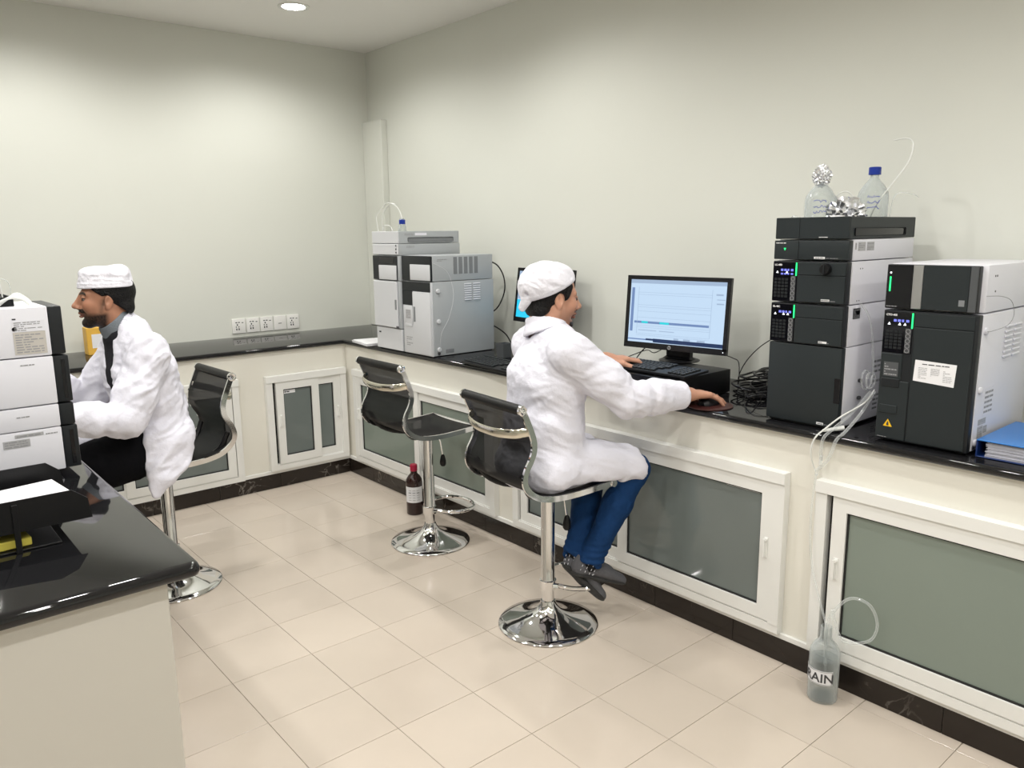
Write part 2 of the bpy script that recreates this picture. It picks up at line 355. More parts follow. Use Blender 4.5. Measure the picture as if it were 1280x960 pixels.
# ------------------------------------------------------------------ sockets on the back wall
for k in range(5):
    x = -1.105 + .0965 * k
    t = thing('wall_socket', ['leftmost of the five white wall sockets', 'second white wall socket from the left', 'third white wall socket from the left, left of the plain one', 'plain white plate with a small slot, fourth in the socket row', 'rightmost white wall socket, nearest the corner'][k], 'wall socket', (x, 0, .914), 0, 'row of five plates above the back worktop')
    MB().box((x, -.010, .915), (x + .0885, -.0003, 1.012), .003, 2).build('plate', m_socket, t)
    d = MB()
    if k == 3: d.quadbox((x + .032, -.0102, .958), *YF, .024, .004, .0006)
    else:
        for (a, b, w, h) in ((.022, .070, .012, .006), (.040, .070, .012, .006), (.030, .052, .008, .010), (.023, .040, .007, .007), (.040, .040, .007, .007), (.024, .022, .008, .012), (.040, .022, .008, .012), (.064, .068, .012, .005)): d.quadbox((x + a, -.0102, .915 + b), *YF, w, h, .0006)
    d.build('pin_hole', m_print, t, stuff=True)

# ------------------------------------------------------------------ island counter at left
isl = MB()
ix0, ix1, iy0, iy1 = -3.75, -2.5606, -3.583, -1.05
def ring_rr(x0, y0, x1, y1, r, z, n=5):
    P = []
    for (cx_, cy_, a0) in ((x1 - r, y0 + r, -90), (x1 - r, y1 - r, 0), (x0 + r, y1 - r, 90), (x0 + r, y0 + r, 180)):
        for k in range(n): a = R(a0 + 90 * k / (n - 1)); P.append(V((cx_ + r * math.cos(a), cy_ + r * math.sin(a), z)))
    return P
isl.rings([ring_rr(ix0 + d, iy0 + d, ix1 - d, iy1 - d, .02, z) for d, z in ((.009, .8605), (.002, .864), (0, .871), (0, .879), (.003, .886), (.010, .89))])
ti = thing('island_counter', 'island counter with polished black granite top and plain beige end panel', 'counter', (-3.1, -2.3, 0))
isl.build('granite_top', m_granite, ti, ang=60)
MB().box((ix0 + .05, iy0 + .035, 0), (-2.6225, iy1 - .03, .8605), .003).build('base', m_isl, ti)

# ------------------------------------------------------------------ bar stools
prof = [(-.258, .955), (-.240, .915), (-.212, .845), (-.209, .80), (-.222, .765), (-.240, .735), (-.250, .70), (-.245, .672), (-.226, .646), (-.195, .624), (-.160, .611), (-.105, .602), (-.03, .599), (.06, .602), (.170, .608)]
def make_stool(label, loc, rz, ls=-1):
    t = thing('bar_stool', label, 'stool', loc, rz, 'black and chrome bar stools', local=True)
    MB().lathe([(.0, .0), (.198, .0), (.202, .004), (.198, .009), (.17, .014), (.12, .026), (.08, .042), (.05, .062), (.034, .085), (.029, .10), (.0, .10)], (0, 0, 0), 64, cap=False).build('base', m_chrome, t, ang=50)
    MB().lathe([(.0, .09), (.0245, .09), (.0245, .152), (.0, .152)], (0, 0, 0), 32, cap=False).build('gas_lift', m_chrome, t)
    MB().lathe([(.0, .150), (.0285, .150), (.0285, .153), (.0275, .155), (.0275, .565), (.0, .565)], (0, 0, 0), 32, cap=False).build('column', m_chrome, t)
    w = .135; P = [(.02, -.045, .215), (.05, -.09, .20), (.11, -.125, .19), (.19, -.115, .185), (.235, -.06, .185), (.245, 0, .185), (.235, .06, .185), (.19, .115, .185), (.11, .125, .19), (.05, .09, .20), (.02, .045, .215)]
    P = [(x * 1.0, y_, .165 + (z - .185) * .2) for x, y_, z in P]
    ft = MB().tube(P, .0095, 10, smooth=4); ft.lathe([(.028, .150), (.034, .152), (.034, .188), (.028, .19)], (0, 0, 0), 24)
    ft.tube([(.0, -.03, .172), (.03, -.046, .168)], .0095, 8); ft.tube([(0, .03, .172), (.03, .046, .168)], .0095, 8); ft.build('footrest', m_chrome, t)
    sp = spline([V((x, 0, z)) for x, z in prof], 3)
    # sling of mesh fabric
    f = MB(); rings = []
    for p in sp:
        rings.append([p + V((0, y_, -.006 * (1 - (y_ / .175) ** 2) + (.009 if p.z < .66 else .004))) for y_ in np.linspace(-.186, .186, 9)])
    vv = [[f.bm.verts.new(q) for q in rg] for rg in rings]
    for a, b in zip(vv, vv[1:]):
        for j in range(8): f.bm.faces.new((a[j], a[j + 1], b[j + 1], b[j]))
    f.build('seat_sling', m_mesh, t)
    for s in (-1, 1):
        b = MB(); rs = []
        for i, p in enumerate(sp):
            tt = (sp[min(i + 1, len(sp) - 1)] - sp[max(i - 1, 0)]).normalized(); nn = V((-tt.z, 0, tt.x)); wd = .0045
            rs.append([p + nn * (-.011) + V((0, s * .189 - wd, 0)), p + nn * (-.011) + V((0, s * .189 + wd, 0)), p + nn * .011 + V((0, s * .189 + wd, 0)), p + nn * .011 + V((0, s * .189 - wd, 0))])
        b.rings(rs).build('side_rail', m_chrome, t)
    rl = MB().lathe([(.0, -.183), (.016, -.183), (.0185, -.180), (.0185, .180), (.016, .183), (0, .183)], (-.258, 0, .952), 20, axis='y', cap=False).build('head_roll', m_leather, t)
    for s in (-1, 1): MB().lathe([(.0, s * .183), (.019, s * .183), (.019, s * .193), (.014, s * .197), (.009, s * .195), (0, s * .196)], (-.258, 0, .952), 20, axis='y', cap=False).build('roll_cap', m_chrome, rl)
    e = MB().lathe([(.0, -.192), (.011, -.192), (.011, .192), (.0, .192)], (.172, 0, .607), 14, axis='y', cap=False).build('front_bar', m_chrome, t)
    for s in (-1, 1): MB().lathe([(.0, s * .190), (.0135, s * .190), (.0135, s * .198), (0, s * .199)], (.172, 0, .607), 16, axis='y', cap=False).build('bar_cap', m_chrome, e)
    cb = MB().tube([(-.222, -.185, .872), (-.262, -.15, .862), (-.285, -.07, .855), (-.288, 0, .853), (-.285, .07, .855), (-.262, .15, .862), (-.222, .185, .872)], .017, 8, rx=.006, smooth=4); cb.build('back_brace', m_chrome_b, t)
    # tilt mechanism
    u = MB().box((-.09, -.07, .565), (.09, .07, .588), .01, 2); u.tube([(-.235, -.15, .70), (-.20, -.14, .63), (-.14, -.10, .592), (-.05, -.05, .580)], .012, 8, smooth=3); u.tube([(-.235, .15, .70), (-.20, .14, .63), (-.14, .10, .592), (-.05, .05, .580)], .012, 8, smooth=3)
    u.tube([(.05, -.05, .580), (.12, -.16, .594)], .009, 8); u.tube([(.05, .05, .580), (.12, .16, .594)], .009, 8); u.tube([(-.06, -.05, .58), (-.10, -.17, .592)], .009, 8); u.tube([(-.06, .05, .58), (-.10, .17, .592)], .009, 8)
    u.build('seat_bracket', m_black, t)
    if not ls: return t
    lv = MB().tube([(.03, ls * .04, .572), (.045, ls * .047, .53), (.055, ls * .050, .46)], .0035, 6).build('lever', m_chrome, t)
    MB().lathe([(.004, .0), (.010, -.008), (.016, -.035), (.0165, -.052), (.010, -.062), (.0, -.063)], (.056, ls * .050, .463), 12).build('grip', m_black, lv)
    return t
st_near = make_stool('chrome bar stool in front of the large monitor, carrying the man in jeans', (-1.044, -3.012, 0), R(-5))
st_mid = make_stool('empty black mesh bar stool with chrome trumpet base, standing by the brown bottle', (-.905, -1.975, 0), 0)
st_far = make_stool('bar stool half hidden by the island, carrying the bearded man', (-2.07, -1.625, 0), R(182), 0)
# ------------------------------------------------------------------ dark instrument stack (right wall)
X0 = -.580
def printbars(p, o, fr, w, h, n, m, seed): lines(MB(), o, fr, w, h, n, seed).build('small_print', m, p, stuff=True)
def label_plate(p, o, fr, w, h, m=m_greylab, n=4, seed=1, name='label_plate', pm=None):
    rt, up = V(fr[0]), V(fr[1]); nn = rt.cross(up)
    l = MB().quadbox(o, rt, up, w, h, .0006).build(name, m, p)
    lines(MB(), V(o) + nn * .0006 + rt * w * .06 + up * h * .06, fr, w * .88, h * .88, n, seed).build('small_print', pm or m_gprint, l, stuff=True)
    return l
def badge(p, y, z, w=.045, h=.008, light=True):
    b = MB().quadbox((X0 - .0002, y, z), *XF, w * .55, h, .0008).build('badge', m_wprint, p)
    lines(MB(), (X0 - .001, y - .004, z + .001), XF, w * .45, h * .7, 1, 5).build('small_print', m_print, b, stuff=True)
    lines(MB(), (X0 - .0002, y - w * .6, z + .001), XF, w * .6, h * .45, 1, 6).build('small_print', m_gprint, b, stuff=True)
def housing(t, y0, y1, z0, z1, x1, m, name='housing', bev=.004, xf=X0 + .028): return MB().box((xf, y1, z0), (x1, y0, z1), bev, 2).build(name, m, t)
def control_panel(t, y0, y1, z0, z1, disp_h, code, full=True):
    """glossy key column on the left of a module front: display, indicators, keypad, five round buttons"""
    w = y0 - y1
    MB().box((X0 - .0012, y1, z0), (X0 + .0005, y0, z1), .0005).build('control_panel', m_blackg, t)
    x = X0 - .0013
    text(code, .0085, (x, y0 - .006, z1 - .012), XF, m_wprint, 'lettering', t, bold=.0003)
    d = MB()
    for r_ in range(2 if full else 1):
        for k in range(4): d.quadbox((x, y0 - .030 - .0125 * k, z1 - .030 - .012 * r_), *XF, .009 if k != 2 else .006, .0075 - .002 * r_, .0004)
    d.build('display_digits', m_blue, t, stuff=True)
    zi = z1 - disp_h + .008
    for yy in ((.012, .048) if full else (.012, .044, .060)): MB().prism([(0, 0), (.009, 0), (.005, .008)], (x, y0 - yy, zi), *XF, .0005).build('indicator', m_wled, t)
    k = MB(); n_r = 6; hh = (z1 - disp_h - z0 - .018) / n_r
    for i in range(n_r):
        for j in range(4): k.quadbox((x, y0 - .007 - j * .0135, z0 + .012 + i * hh), *XF, .0105, hh * .75, .0006)
    k.build('keypad', m_char2, t, stuff=True)
    MB().quadbox((x + .0002, y0 - w * .76, z0 + .002), *XF, w * .2, z1 - disp_h - z0 - .003, .0005).build('button_strip', m_dgrey, t)
    hb = (z1 - disp_h - z0 - .004) / 5
    for i in range(5):
        c = (x - .0008, y0 - w * .86, z0 + .002 + hb * (i + .5)); b = MB().lathe([(.0052, 0), (.0052, -.002), (.0074, -.002), (.0074, 0)], c, 20, axis='x', cap=False).build('button', m_ring, t)
    MB().quadbox((x - .0002, y1 + .0045, z1 - disp_h), *XF, .0042, disp_h - .001, .0016).build('status_light', m_green, t)
YA0, YA1 = -3.665, -3.935
XR = -.11
# oven at the bottom
t = thing('column_oven', 'tall plain charcoal cabinet module with recessed grip, at the bottom of the dark instrument stack', 'lab instrument', (-.35, -3.80, .891))
housing(t, YA0, YA1, .902, 1.172, XR - .01, m_inst)
MB().box((X0, YA1 + .002, .900), (X0 + .027, YA0 - .001, 1.172), .004, 2).build('door', m_char, t)
MB().box((X0 - .0008, YA1 + .0015, .985), (X0 + .010, YA1 + .022, 1.072), .002).build('grip_recess', m_blackg, t)
for yy in (YA0 - .03, YA1 + .03):
    for xx in (X0 + .05, XR - .06): MB().lathe([(.014, .8905), (.016, .905)], (xx, yy, 0), 16).build('foot', m_black, t)
MB().box((X0 + .01, YA1 + .01, .893), (XR - .03, YA0 - .01, .9015)).build('plinth', m_black, t)
badge(t, YA1 + .075, .905)
sd = YA1 - .0004
for xx, zz in ((-.46, .985), (-.46, 1.045)):
    MB().box((xx - .002, YA1 - .012, zz), (xx + .012, YA1, zz + .012), .003).build('hinge_pin', m_print, t)
label_plate(t, (-.36, sd, 1.02), YF, .12, .10, m_inst, 5, 11, 'vent_grille', m_slot)
label_plate(t, (-.35, sd, .925), YF, .13, .07, m_inst, 4, 12, 'vent_grille', m_slot)
for k in range(4): MB().box((-.19, YA1 - .006, .925 + .022 * k), (-.15, YA1 - .0003, .937 + .022 * k), .002).build('vent_slat', m_inst, t)
# autosampler with key column
def key_module(label, z0, z1, code, door_knob, seed):
    t = thing('pump_module', label, 'lab instrument', (-.35, -3.80, z0), 0, 'modules of the dark instrument stack')
    housing(t, YA0, YA1 - .001, z0 + .001, z1 - .001, XR, m_inst)
    MB().box((X0, YA1 + .002, z0 + .002), (X0 + .027, YA0 - .001, z1 - .002), .003, 2).build('front_frame', m_char2, t)
    control_panel(t, YA0 - .002, YA0 - .092, z0 + .004, z1 - .006, .045, code, seed == 1)
    zm = z1 - .048
    MB().box((X0 - .003, YA1 + .006, zm + .001), (X0 + .001, YA0 - .096, z1 - .006), .001).build('upper_flap', m_char, t)
    MB().box((X0 - .004, YA1 + .006, z0 + .005), (X0 + .001, YA0 - .096, zm - .001), .001).build('door', m_char, t)
    if door_knob:
        MB().lathe([(.019, 0), (.019, -.010), (.016, -.016), (0, -.016)], (X0 - .003, -3.862, z1 - .026), 28, axis='x', cap=False).build('knob', m_black, t)
        MB().box((X0 - .022, -3.8645, z1 - .043), (X0 - .018, -3.8595, z1 - .010), .001).build('knob_ridge', m_char2, t)
    b = MB().quadbox((X0 - .0042, YA1 + .085, z0 + .010), *XF, .030, .007, .0004).build('badge', m_wprint, t)
    lines(MB(), (X0 - .0048, YA1 + .084, z0 + .0115), XF, .028, .005, 1, seed).build('small_print', m_print, b, stuff=True)
    lines(MB(), (X0 - .0042, YA1 + .052, z0 + .010), XF, .030, .004, 1, seed + 2).build('small_print', m_gprint, t, stuff=True)
    return t
t = key_module('charcoal module with a glowing green bar, just above the tall plain cabinet', 1.173, 1.312, 'SIL-40C', False, 2)
label_plate(t, (-.53, sd, 1.265), YF, .05, .035, m_greylab, 5, 21)
t = key_module('charcoal module with a round black knob and glowing green bar', 1.313, 1.455, 'LC-40D', True, 1)
for (a, b, c, d) in ((-.30, 1.385, .06, .035), (-.23, 1.390, .035, .02), (-.30, 1.345, .06, .033), (-.23, 1.352, .035, .015)): label_plate(t, (a, sd, b), YF, c, d, m_greylab, 4, int(a * -100 + b * 10))
for a, b in ((-.50, 1.43), (-.485, 1.43), (-.51, 1.325), (-.495, 1.325)): MB().lathe([(.0025, 0), (.0025, -.001)], (a, sd, b), 8, axis='y').build('screw', m_print, t)
t = thing('degasser_module', 'thin charcoal module with white side printed with labels, below the solvent tray', 'lab instrument', (-.35, -3.80, 1.456), 0, 'modules of the dark instrument stack')
housing(t, YA0, YA1, 1.457, 1.525, XR, m_inst)
MB().box((X0, YA1 + .002, 1.459), (X0 + .027, YA0 - .001, 1.522), .003, 2).build('front_frame', m_char, t)
MB().box((X0 - .001, -3.7575, 1.460), (X0 + .001, -3.7565, 1.521)).build('joint', m_blackg, t)
lines(MB(), (X0 - .0003, YA0 - .008, 1.511), XF, .038, .006, 1, 91).build('small_print', m_wprint, t, stuff=True)
MB().prism([(0, 0), (.008, 0), (.004, -.008)], (X0 - .0003, YA0 - .038, 1.497), *XF, .0008).build('indicator', m_green, t)
badge(t, YA1 + .12, 1.462, .07, .007)
for (a, b, c, d) in ((-.545, 1.492, .01, .022), (-.525, 1.488, .05, .028), (-.465, 1.488, .05, .028)): label_plate(t, (a, sd, b), YF, c, d, m_greylab, 4, int(a * -100))
# solvent tray
t = thing('solvent_tray', 'charcoal solvent tray holding bottles and foil on top of the dark instrument stack', 'tray', (-.35, -3.80, 1.527), 0, 'modules of the dark instrument stack')
TR0, TR1, TX1 = -3.668, -3.930, -.105
mb = MB(); wl = .006
mb.box((X0 + .004, TR1 + .002, 1.527), (TX1, TR0 - .002, 1.533))
b0 = mb.build('tray_floor', m_char2, t)
MB().box((X0, TR1, 1.5275), (X0 + .006, TR0, 1.598), .002).build('front_wall', m_char, t)
MB().box((X0 - .0006, -3.7575, 1.528), (X0 + .001, -3.7565, 1.597)).build('joint', m_blackg, t)
sw = MB().box((X0 + .0065, TR1, 1.527), (TX1, TR1 + .006, 1.5975), .002).build('side_wall', m_char, t)
MB().box((-.545, TR1 - .0006, 1.536), (-.18, TR1 + .002, 1.562), .006, 3).build('grip_recess', m_blackg, t)
MB().box((X0 + .0065, TR0 - .006, 1.527), (TX1, TR0, 1.5975), .002).build('side_wall', m_char, t)
MB().box((TX1 - .0005, TR1, 1.527), (TX1 + .0055, TR0, 1.5975), .002).build('rear_wall', m_char, t)
label_plate(t, (X0 - .0003, TR1 + .105, 1.530), XF, .05, .006, m_char, 1, 9, 'badge', m_wprint)

# second dark instrument (two modules)
YB0, YB1 = -4.060, -4.337; XB = -.10
sd = YB1 - .0004
t = thing('column_oven', 'white sided oven module with charcoal door, paper note and yellow warning triangle', 'lab instrument', (-.35, -4.2, .891), 0, 'modules of the right hand instrument')
housing(t, YB0, YB1, .900, 1.311, XB - .02, m_inst)
MB().box((X0, YB1 + .002, .899), (X0 + .027, YB0 - .001, 1.310), .003, 2).build('front_frame', m_char2, t)
control_panel(t, YB0 - .003, YB0 - .092, 1.178, 1.305, .048, 'CTO-40S', False)
MB().box((X0 - .003, YB1 + .012, 1.264), (X0 + .001, YB0 - .098, 1.305), .001).build('upper_flap', m_char, t)
MB().box((X0 - .004, YB1 + .012, .903), (X0 + .001, YB0 - .098, 1.262), .0015).build('door', m_char, t)
MB().box((X0 - .003, YB0 - .094, .903), (X0 + .001, YB0 - .003, 1.090), .0015).build('side_panel', m_char, t)
MB().box((X0 - .003, YB0 - .068, 1.092), (X0 + .001, YB0 - .003, 1.175), .0015).build('side_panel', m_char, t)
label_plate(t, (X0 - .0031, YB0 - .014, 1.103), XF, .045, .045, m_dgrey, 5, 31, 'menu_plate')
for zz in (1.070, .985): MB().box((X0 - .006, YB0 - .065, zz), (X0 - .002, YB0 - .010, zz + .026), .001).build('raised_plate', m_char2 if zz > 1 else m_char, t)
tri = MB().prism([(-.014, 0), (.014, 0), (0, .024)], (X0 - .0031, YB0 - .040, .942), *XF, .0006).build('warning_triangle', m_yel, t)
MB().prism([(-.0035, .003), (.0035, .003), (.0035, .008), (.0012, .016), (-.0012, .016), (-.0035, .008)], (X0 - .0037, YB0 - .040, .942), *XF, .0004).build('flame_mark', m_print, tri)
nt_ = MB().prism([(0, .003), (.118, -.004), (.122, .064), (.003, .068)], (X0 - .0042, YB0 - .106, 1.096), *XF, .0006).build('paper_note', m_paper, t)
for k in range(3): lines(MB(), (X0 - .0049, YB0 - .120 - .036 * k, 1.108 - .002 * k + (.012 if k == 1 else 0)), XF, .026, .036 if k != 1 else .026, 7, 40 + k, fill=.3).build('small_print', m_gprint, nt_, stuff=True)
lines(MB(), (X0 - .0049, YB0 - .13, 1.150), XF, .08, .006, 1, 50).build('small_print', m_print, nt_, stuff=True)
badge(t, YB1 + .105, .904, .075)
lines(MB(), (X0 - .0035, YB0 - .010, .905), XF, .03, .004, 1, 8).build('small_print', m_gprint, t, stuff=True)
for yy in (YB0 - .03, YB1 + .03):
    for xx in (X0 + .03, XB - .08): MB().lathe([(.014, .8905), (.016, .902)], (xx, yy, 0), 16).build('foot', m_black, t)
for zz in (1.262, 1.085, .925): MB().lathe([(.011, 0), (.011, -.006), (.007, -.008), (0, -.008)], (X0 + .045, sd, zz), 16, axis='y', cap=False).build('screw_cap', m_inst, t)
MB().lathe([(.008, 0), (.008, -.002)], (X0 + .040, sd, .900 + .012), 12, axis='y').build('port', m_print, t)
for k in range(7):
    for j in (0, 1): MB().box((-.375 + .075 * j, YB1 - .006, 1.165 + .0155 * k), (-.315 + .075 * j, YB1 - .0003, 1.173 + .0155 * k), .002).build('vent_slat', m_inst, t)
for (a, b, c, d, m_) in ((-.49, 1.0, .075, .085, m_inst), (-.52, .975, .06, .018, m_greylab), (-.52, .935, .04, .036, m_greylab), (-.475, .945, .03, .022, m_greylab), (-.53, .91, .05, .02, m_greylab)): label_plate(t, (a, sd, b), YF, c, d, m_, 5, int(b * 100))
t = thing('detector_module', 'top module of the right hand instrument, with glossy window and satin steel strip', 'lab instrument', (-.35, -4.2, 1.314), 0, 'modules of the right hand instrument')
housing(t, YB0, YB1, 1.3145, 1.453, XB, m_inst, bev=.006)
MB().box((X0, YB1 + .014, 1.315), (X0 + .027, YB0, 1.450), .004, 2).build('front_frame', m_char2, t)
MB().box((X0 - .002, YB0 - .079, 1.318), (X0 + .001, YB0 - .003, 1.448), .001).build('glossy_window', m_blackg, t)
MB().quadbox((X0 - .0022, YB0 - .011, 1.368), *XF, .0045, .045, .0005).build('status_light', m_green, t)
MB().lathe([(.0028, 0), (.0028, -.0008)], (X0 - .0022, YB0 - .0135, 1.425), 10, axis='x').build('indicator', m_wled, t)
lines(MB(), (X0 - .0022, YB0 - .006, 1.3205), XF, .034, .004, 1, 92).build('small_print', m_gprint, t, stuff=True)
MB().box((X0 - .003, YB0 - .109, 1.318), (X0 + .001, YB0 - .080, 1.449), .001).build('steel_strip', m_steel, t)
MB().box((X0 - .0035, YB1 + .038, 1.318), (X0 + .001, YB0 - .110, 1.449), .001).build('door', m_char, t)
MB().box((X0 - .003, YB1 + .016, 1.317), (X0 + .001, YB1 + .037, 1.448), .001).build('edge_strip', m_dgrey, t)
lp = MB().quadbox((X0 - .0036, YB1 + .062, 1.333), *XF, .016, .018, .0005).build('eco_sticker', m_slot, t)
badge(t, YB1 + .125, 1.3175, .085, .007)
for (a, b) in ((-.50, 1.42), (-.485, 1.42), (-.49, 1.375)): MB().lathe([(.003, 0), (.003, -.001)], (a, sd, b), 8, axis='y').build('screw', m_print, t)
tag(MB().tube([(-.565, YB1 - .004, 1.365), (-.50, YB1 - .022, 1.362), (-.44, YB1 - .03, 1.345), (-.42, YB1 - .034, 1.305), (-.45, YB1 - .03, 1.275), (-.52, YB1 - .014, 1.262), (-.545, YB1 - .010, 1.262)], .0009, 6, smooth=5).build('capillary_tube', m_gprint), 'thin grey capillary looping on the white side of the right hand instrument', 'tube')

# things on the solvent tray
def bottle(name, label, c, r, h, cap, inkseed=None, tilt=0, neck=.014, grp=None):
    t = thing(name, label, 'bottle', c, 0, grp)
    x, y, z = c; hb = h * .60
    MB().lathe([(0, .001), (r * .95, .0), (r, .006), (r, hb), (r * .93, hb + .014), (r * .7, hb + .034), (neck + .006, hb + .052), (neck, hb + .062), (neck, h), (neck - .002, h), (neck - .002, hb + .060), (r * .68, hb + .033), (r * .90, hb + .012), (r - .002, hb), (r - .002, .008), (0, .006)], c, 36, cap=False).build('glass', m_glass, t, ang=60)
    if cap: MB().lathe([(0, h - .020), (neck + .006, h - .020), (neck + .006, h + .004), (neck + .004, h + .006), (0, h + .006)], c, 28, cap=False).build('screw_cap', cap, t)
    if inkseed:
        rnd = random.Random(inkseed); k = MB()
        for row in range(3):
            a = -3.05; zz = hb - .004 - .018 * row
            pts = []
            for i in range(12): pts.append((x + (r + .0006) * math.cos(a + i * .07), y + (r + .0006) * math.sin(a + i * .07), z + zz + rnd.uniform(-.005, .005)))
            k.tube(pts, .0011, 5)
        k.build('marker_writing', m_ink, t, stuff=True)
    return t
def foil(name, label, cat, c, rad, seed, sq=(1, 1, 1), parent=None, n=4, amp=.32):
    bm = bmesh.new(); bmesh.ops.create_icosphere(bm, subdivisions=n, radius=1); rnd = np.random.RandomState(seed)
    co = np.array([v.co[:] for v in bm.verts]); d = np.ones(len(co))
    for k in range(26):
        ax = rnd.randn(3); ax /= np.linalg.norm(ax); d -= amp * .35 * np.abs(((co @ ax) * rnd.uniform(2, 6) + rnd.rand()) % 1 - .5)
    d += amp * .35 * 26 * .25; d += rnd.uniform(-.05, .05, len(co))
    for v, k in zip(bm.verts, d): v.co = V((v.co.x * k * rad * sq[0], v.co.y * k * rad * sq[1], v.co.z * k * rad * sq[2])) + V(c)
    me = bpy.data.meshes.new(name); bm.to_mesh(me); bm.free(); o = link(me, name, m_foil, parent, ang=12)
    return tag(o, label, cat) if label else o
ZT = 1.534
t = bottle('reagent_bottle', 'clear glass bottle with foil wrapped neck and blue handwriting, on the dark instrument stack', (-.415, -3.735, ZT), .052, .205, None, 5, grp='glass bottles on the instrument stacks')
foil('foil_wrap', None, None, (-.415, -3.735, ZT + .205), .030, 3, (1, 1, 1.2), t)
bottle('reagent_bottle', 'clear glass bottle with blue screw cap, on the dark instrument stack beside crumpled foil', (-.30, -3.865, ZT), .050, .226, m_capblue, 8, grp='glass bottles on the instrument stacks')
foil('crumpled_foil', 'crumpled ball of aluminium foil between the two bottles on the dark stack', 'foil', (-.412, -3.828, ZT + .070), .062, 12, (.8, 1.05, .95), amp=.42)
cl = []
for k in range(40): a = k * .62; cl.append((-.505 + .04 * math.cos(a) * (1 + .1 * math.sin(k)), -3.72 + .032 * math.sin(a), ZT + .022 + .0011 * k + .008 * math.sin(k * 1.3)))
tag(MB().tube(cl, .003, 6, smooth=3).build('coiled_tubing', m_tube), 'coil of clear tubing lying in the solvent tray by the foil wrapped bottle', 'tubing')
tag(MB().tube([(-.30, -3.845, ZT + .02), (-.33, -3.89, ZT + .10), (-.31, -3.93, ZT + .17), (-.27, -3.96, ZT + .24), (-.25, -3.965, ZT + .29), (-.24, -3.955, ZT + .315), (-.235, -3.93, ZT + .325), (-.23, -3.89, ZT + .322)], .0022, 6, smooth=6).build('solvent_line', m_tubew), 'white tubing arching up past the blue capped bottle on the dark stack', 'tubing')
tag(MB().tube([(-.405, -3.76, ZT + .02), (-.38, -3.77, ZT + .13), (-.35, -3.80, ZT + .150), (-.34, -3.83, ZT + .10), (-.35, -3.84, ZT + .02)], .0022, 6, smooth=5).build('solvent_line', m_tubew), 'short white tubing loop arching over the crumpled foil', 'tubing')
tag(MB().tube([(-.28, -3.915, ZT + .02), (-.27, -3.92, ZT + .12), (-.24, -3.93, ZT + .145), (-.18, -3.95, ZT + .140), (-.15, -3.955, ZT + .13)], .0016, 6, smooth=5).build('solvent_line', m_tube), 'thin clear tubing bending right behind the blue capped bottle', 'tubing')

# ------------------------------------------------------------------ clear drain tubing, coil, and the drain bottle
ys = YA1 - .016
td = thing('drain_tubing', 'clear drain tubing coiled at the dark stack and running down to the drain bottle', 'tubing', (-.60, -3.96, .9))
MB().tube([(-.495, ys + .008, 1.315), (-.47, ys - .006, 1.28), (-.44, ys - .01, 1.22), (-.425, ys - .012, 1.15), (-.42, ys - .014, 1.10), (-.425, ys - .02, 1.075)], .0038, 8, smooth=5).build('drain_tube', m_tube, td)
cl = []
for k in range(30): a = k * .55; q = .034 - .0005 * k; cl.append((-.475 + q * math.cos(a), ys - .012 - .0012 * k, 1.058 + q * math.sin(a)))
MB().tube(cl, .0032, 6, smooth=3).build('tube_coil', m_tube, td)
def zig(a, b, n=5, s=.006):
    a, b = V(a), V(b); return [a + (b - a) * (i / n) + V((0, s * math.sin(i * 2.1), 0)) for i in range(n + 1)]
MB().tube([(-.475, ys - .05, 1.030), (-.52, ys - .04, .99), (-.58, -3.945, .945), (-.625, -3.915, .905), (-.648, -3.895, .875), (-.652, -3.885, .83), (-.640, -3.888, .785), (-.632, -3.898, .755)], .0028, 8, smooth=6).build('drain_tube', m_tubew, td)
MB().tube([(-.485, ys - .055, 1.028), (-.53, -3.99, .96), (-.60, -3.975, .905), (-.640, -3.965, .880), (-.646, -3.955, .84), (-.638, -3.935, .80), (-.634, -3.905, .765), (-.632, -3.900, .745)], .0052, 8, smooth=6).build('drain_tube', m_tube, td)
MB().tube([(-.50, ys - .050, 1.028), (-.55, -3.965, .955), (-.612, -3.935, .905), (-.642, -3.922, .880), (-.646, -3.918, .84), (-.640, -3.917, .80)], .0052, 8, smooth=6).build('drain_tube', m_tube, td)
MB().tube([(-.575, -3.955, .908), (-.625, -3.908, .8985)], [.0085, .005], 8).build('tube_nozzle', m_tubew, td)
MB().tube([(-.640, -3.917, .815), (-.639, -3.915, .785)], .0062, 8).build('tube_connector', m_tubew, td)
DX, DY = -.707, -4.010
MB().tube([(-.634, -3.900, .748), (-.655, -3.902, .60), (-.658, -3.915, .45), (-.67, -3.955, .34), (-.685, -3.985, .285), (DX, DY, .24), (DX + .005, DY - .004, .06)], .0034, 8, smooth=6).build('drain_tube', m_tube, td)
MB().tube([(DX + .001, DY - .003, .12), (DX, DY - .002, .27), (DX + .01, DY - .030, .34), (DX + .03, DY - .065, .375), (DX + .05, DY - .115, .36), (DX + .055, DY - .14, .30), (DX + .04, DY - .125, .245), (DX + .01, DY - .062, .225), (DX - .004, DY - .040, .26), (DX - .010, DY - .02, .33)], .0048, 8, smooth=6).build('drain_tube', m_tube, td)
t = thing('drain_bottle', 'clear glass bottle labelled DRAIN standing on the floor tiles by the skirting', 'bottle', (DX, DY, 0))
rr = .049
MB().lathe([(0, .002), (rr * .93, .001), (rr, .008), (rr, .165), (rr * .95, .180), (rr * .75, .198), (.024, .212), (.019, .222), (.018, .262), (.016, .262), (.017, .222), (.022, .210), (rr * .72, .195), (rr * .9, .178), (rr - .0025, .165), (rr - .0025, .010), (0, .007)], (DX, DY, 0), 48, cap=False).build('glass', m_glass, t, ang=60)
MB().lathe([(0, .0075), (rr - .003, .0105), (rr - .003, .150), (0, .150)], (DX, DY, 0), 40, cap=False).build('water', m_water, t)
a0 = R(219)
lb = MB(); n = 20; mid = R(166); half = R(76)
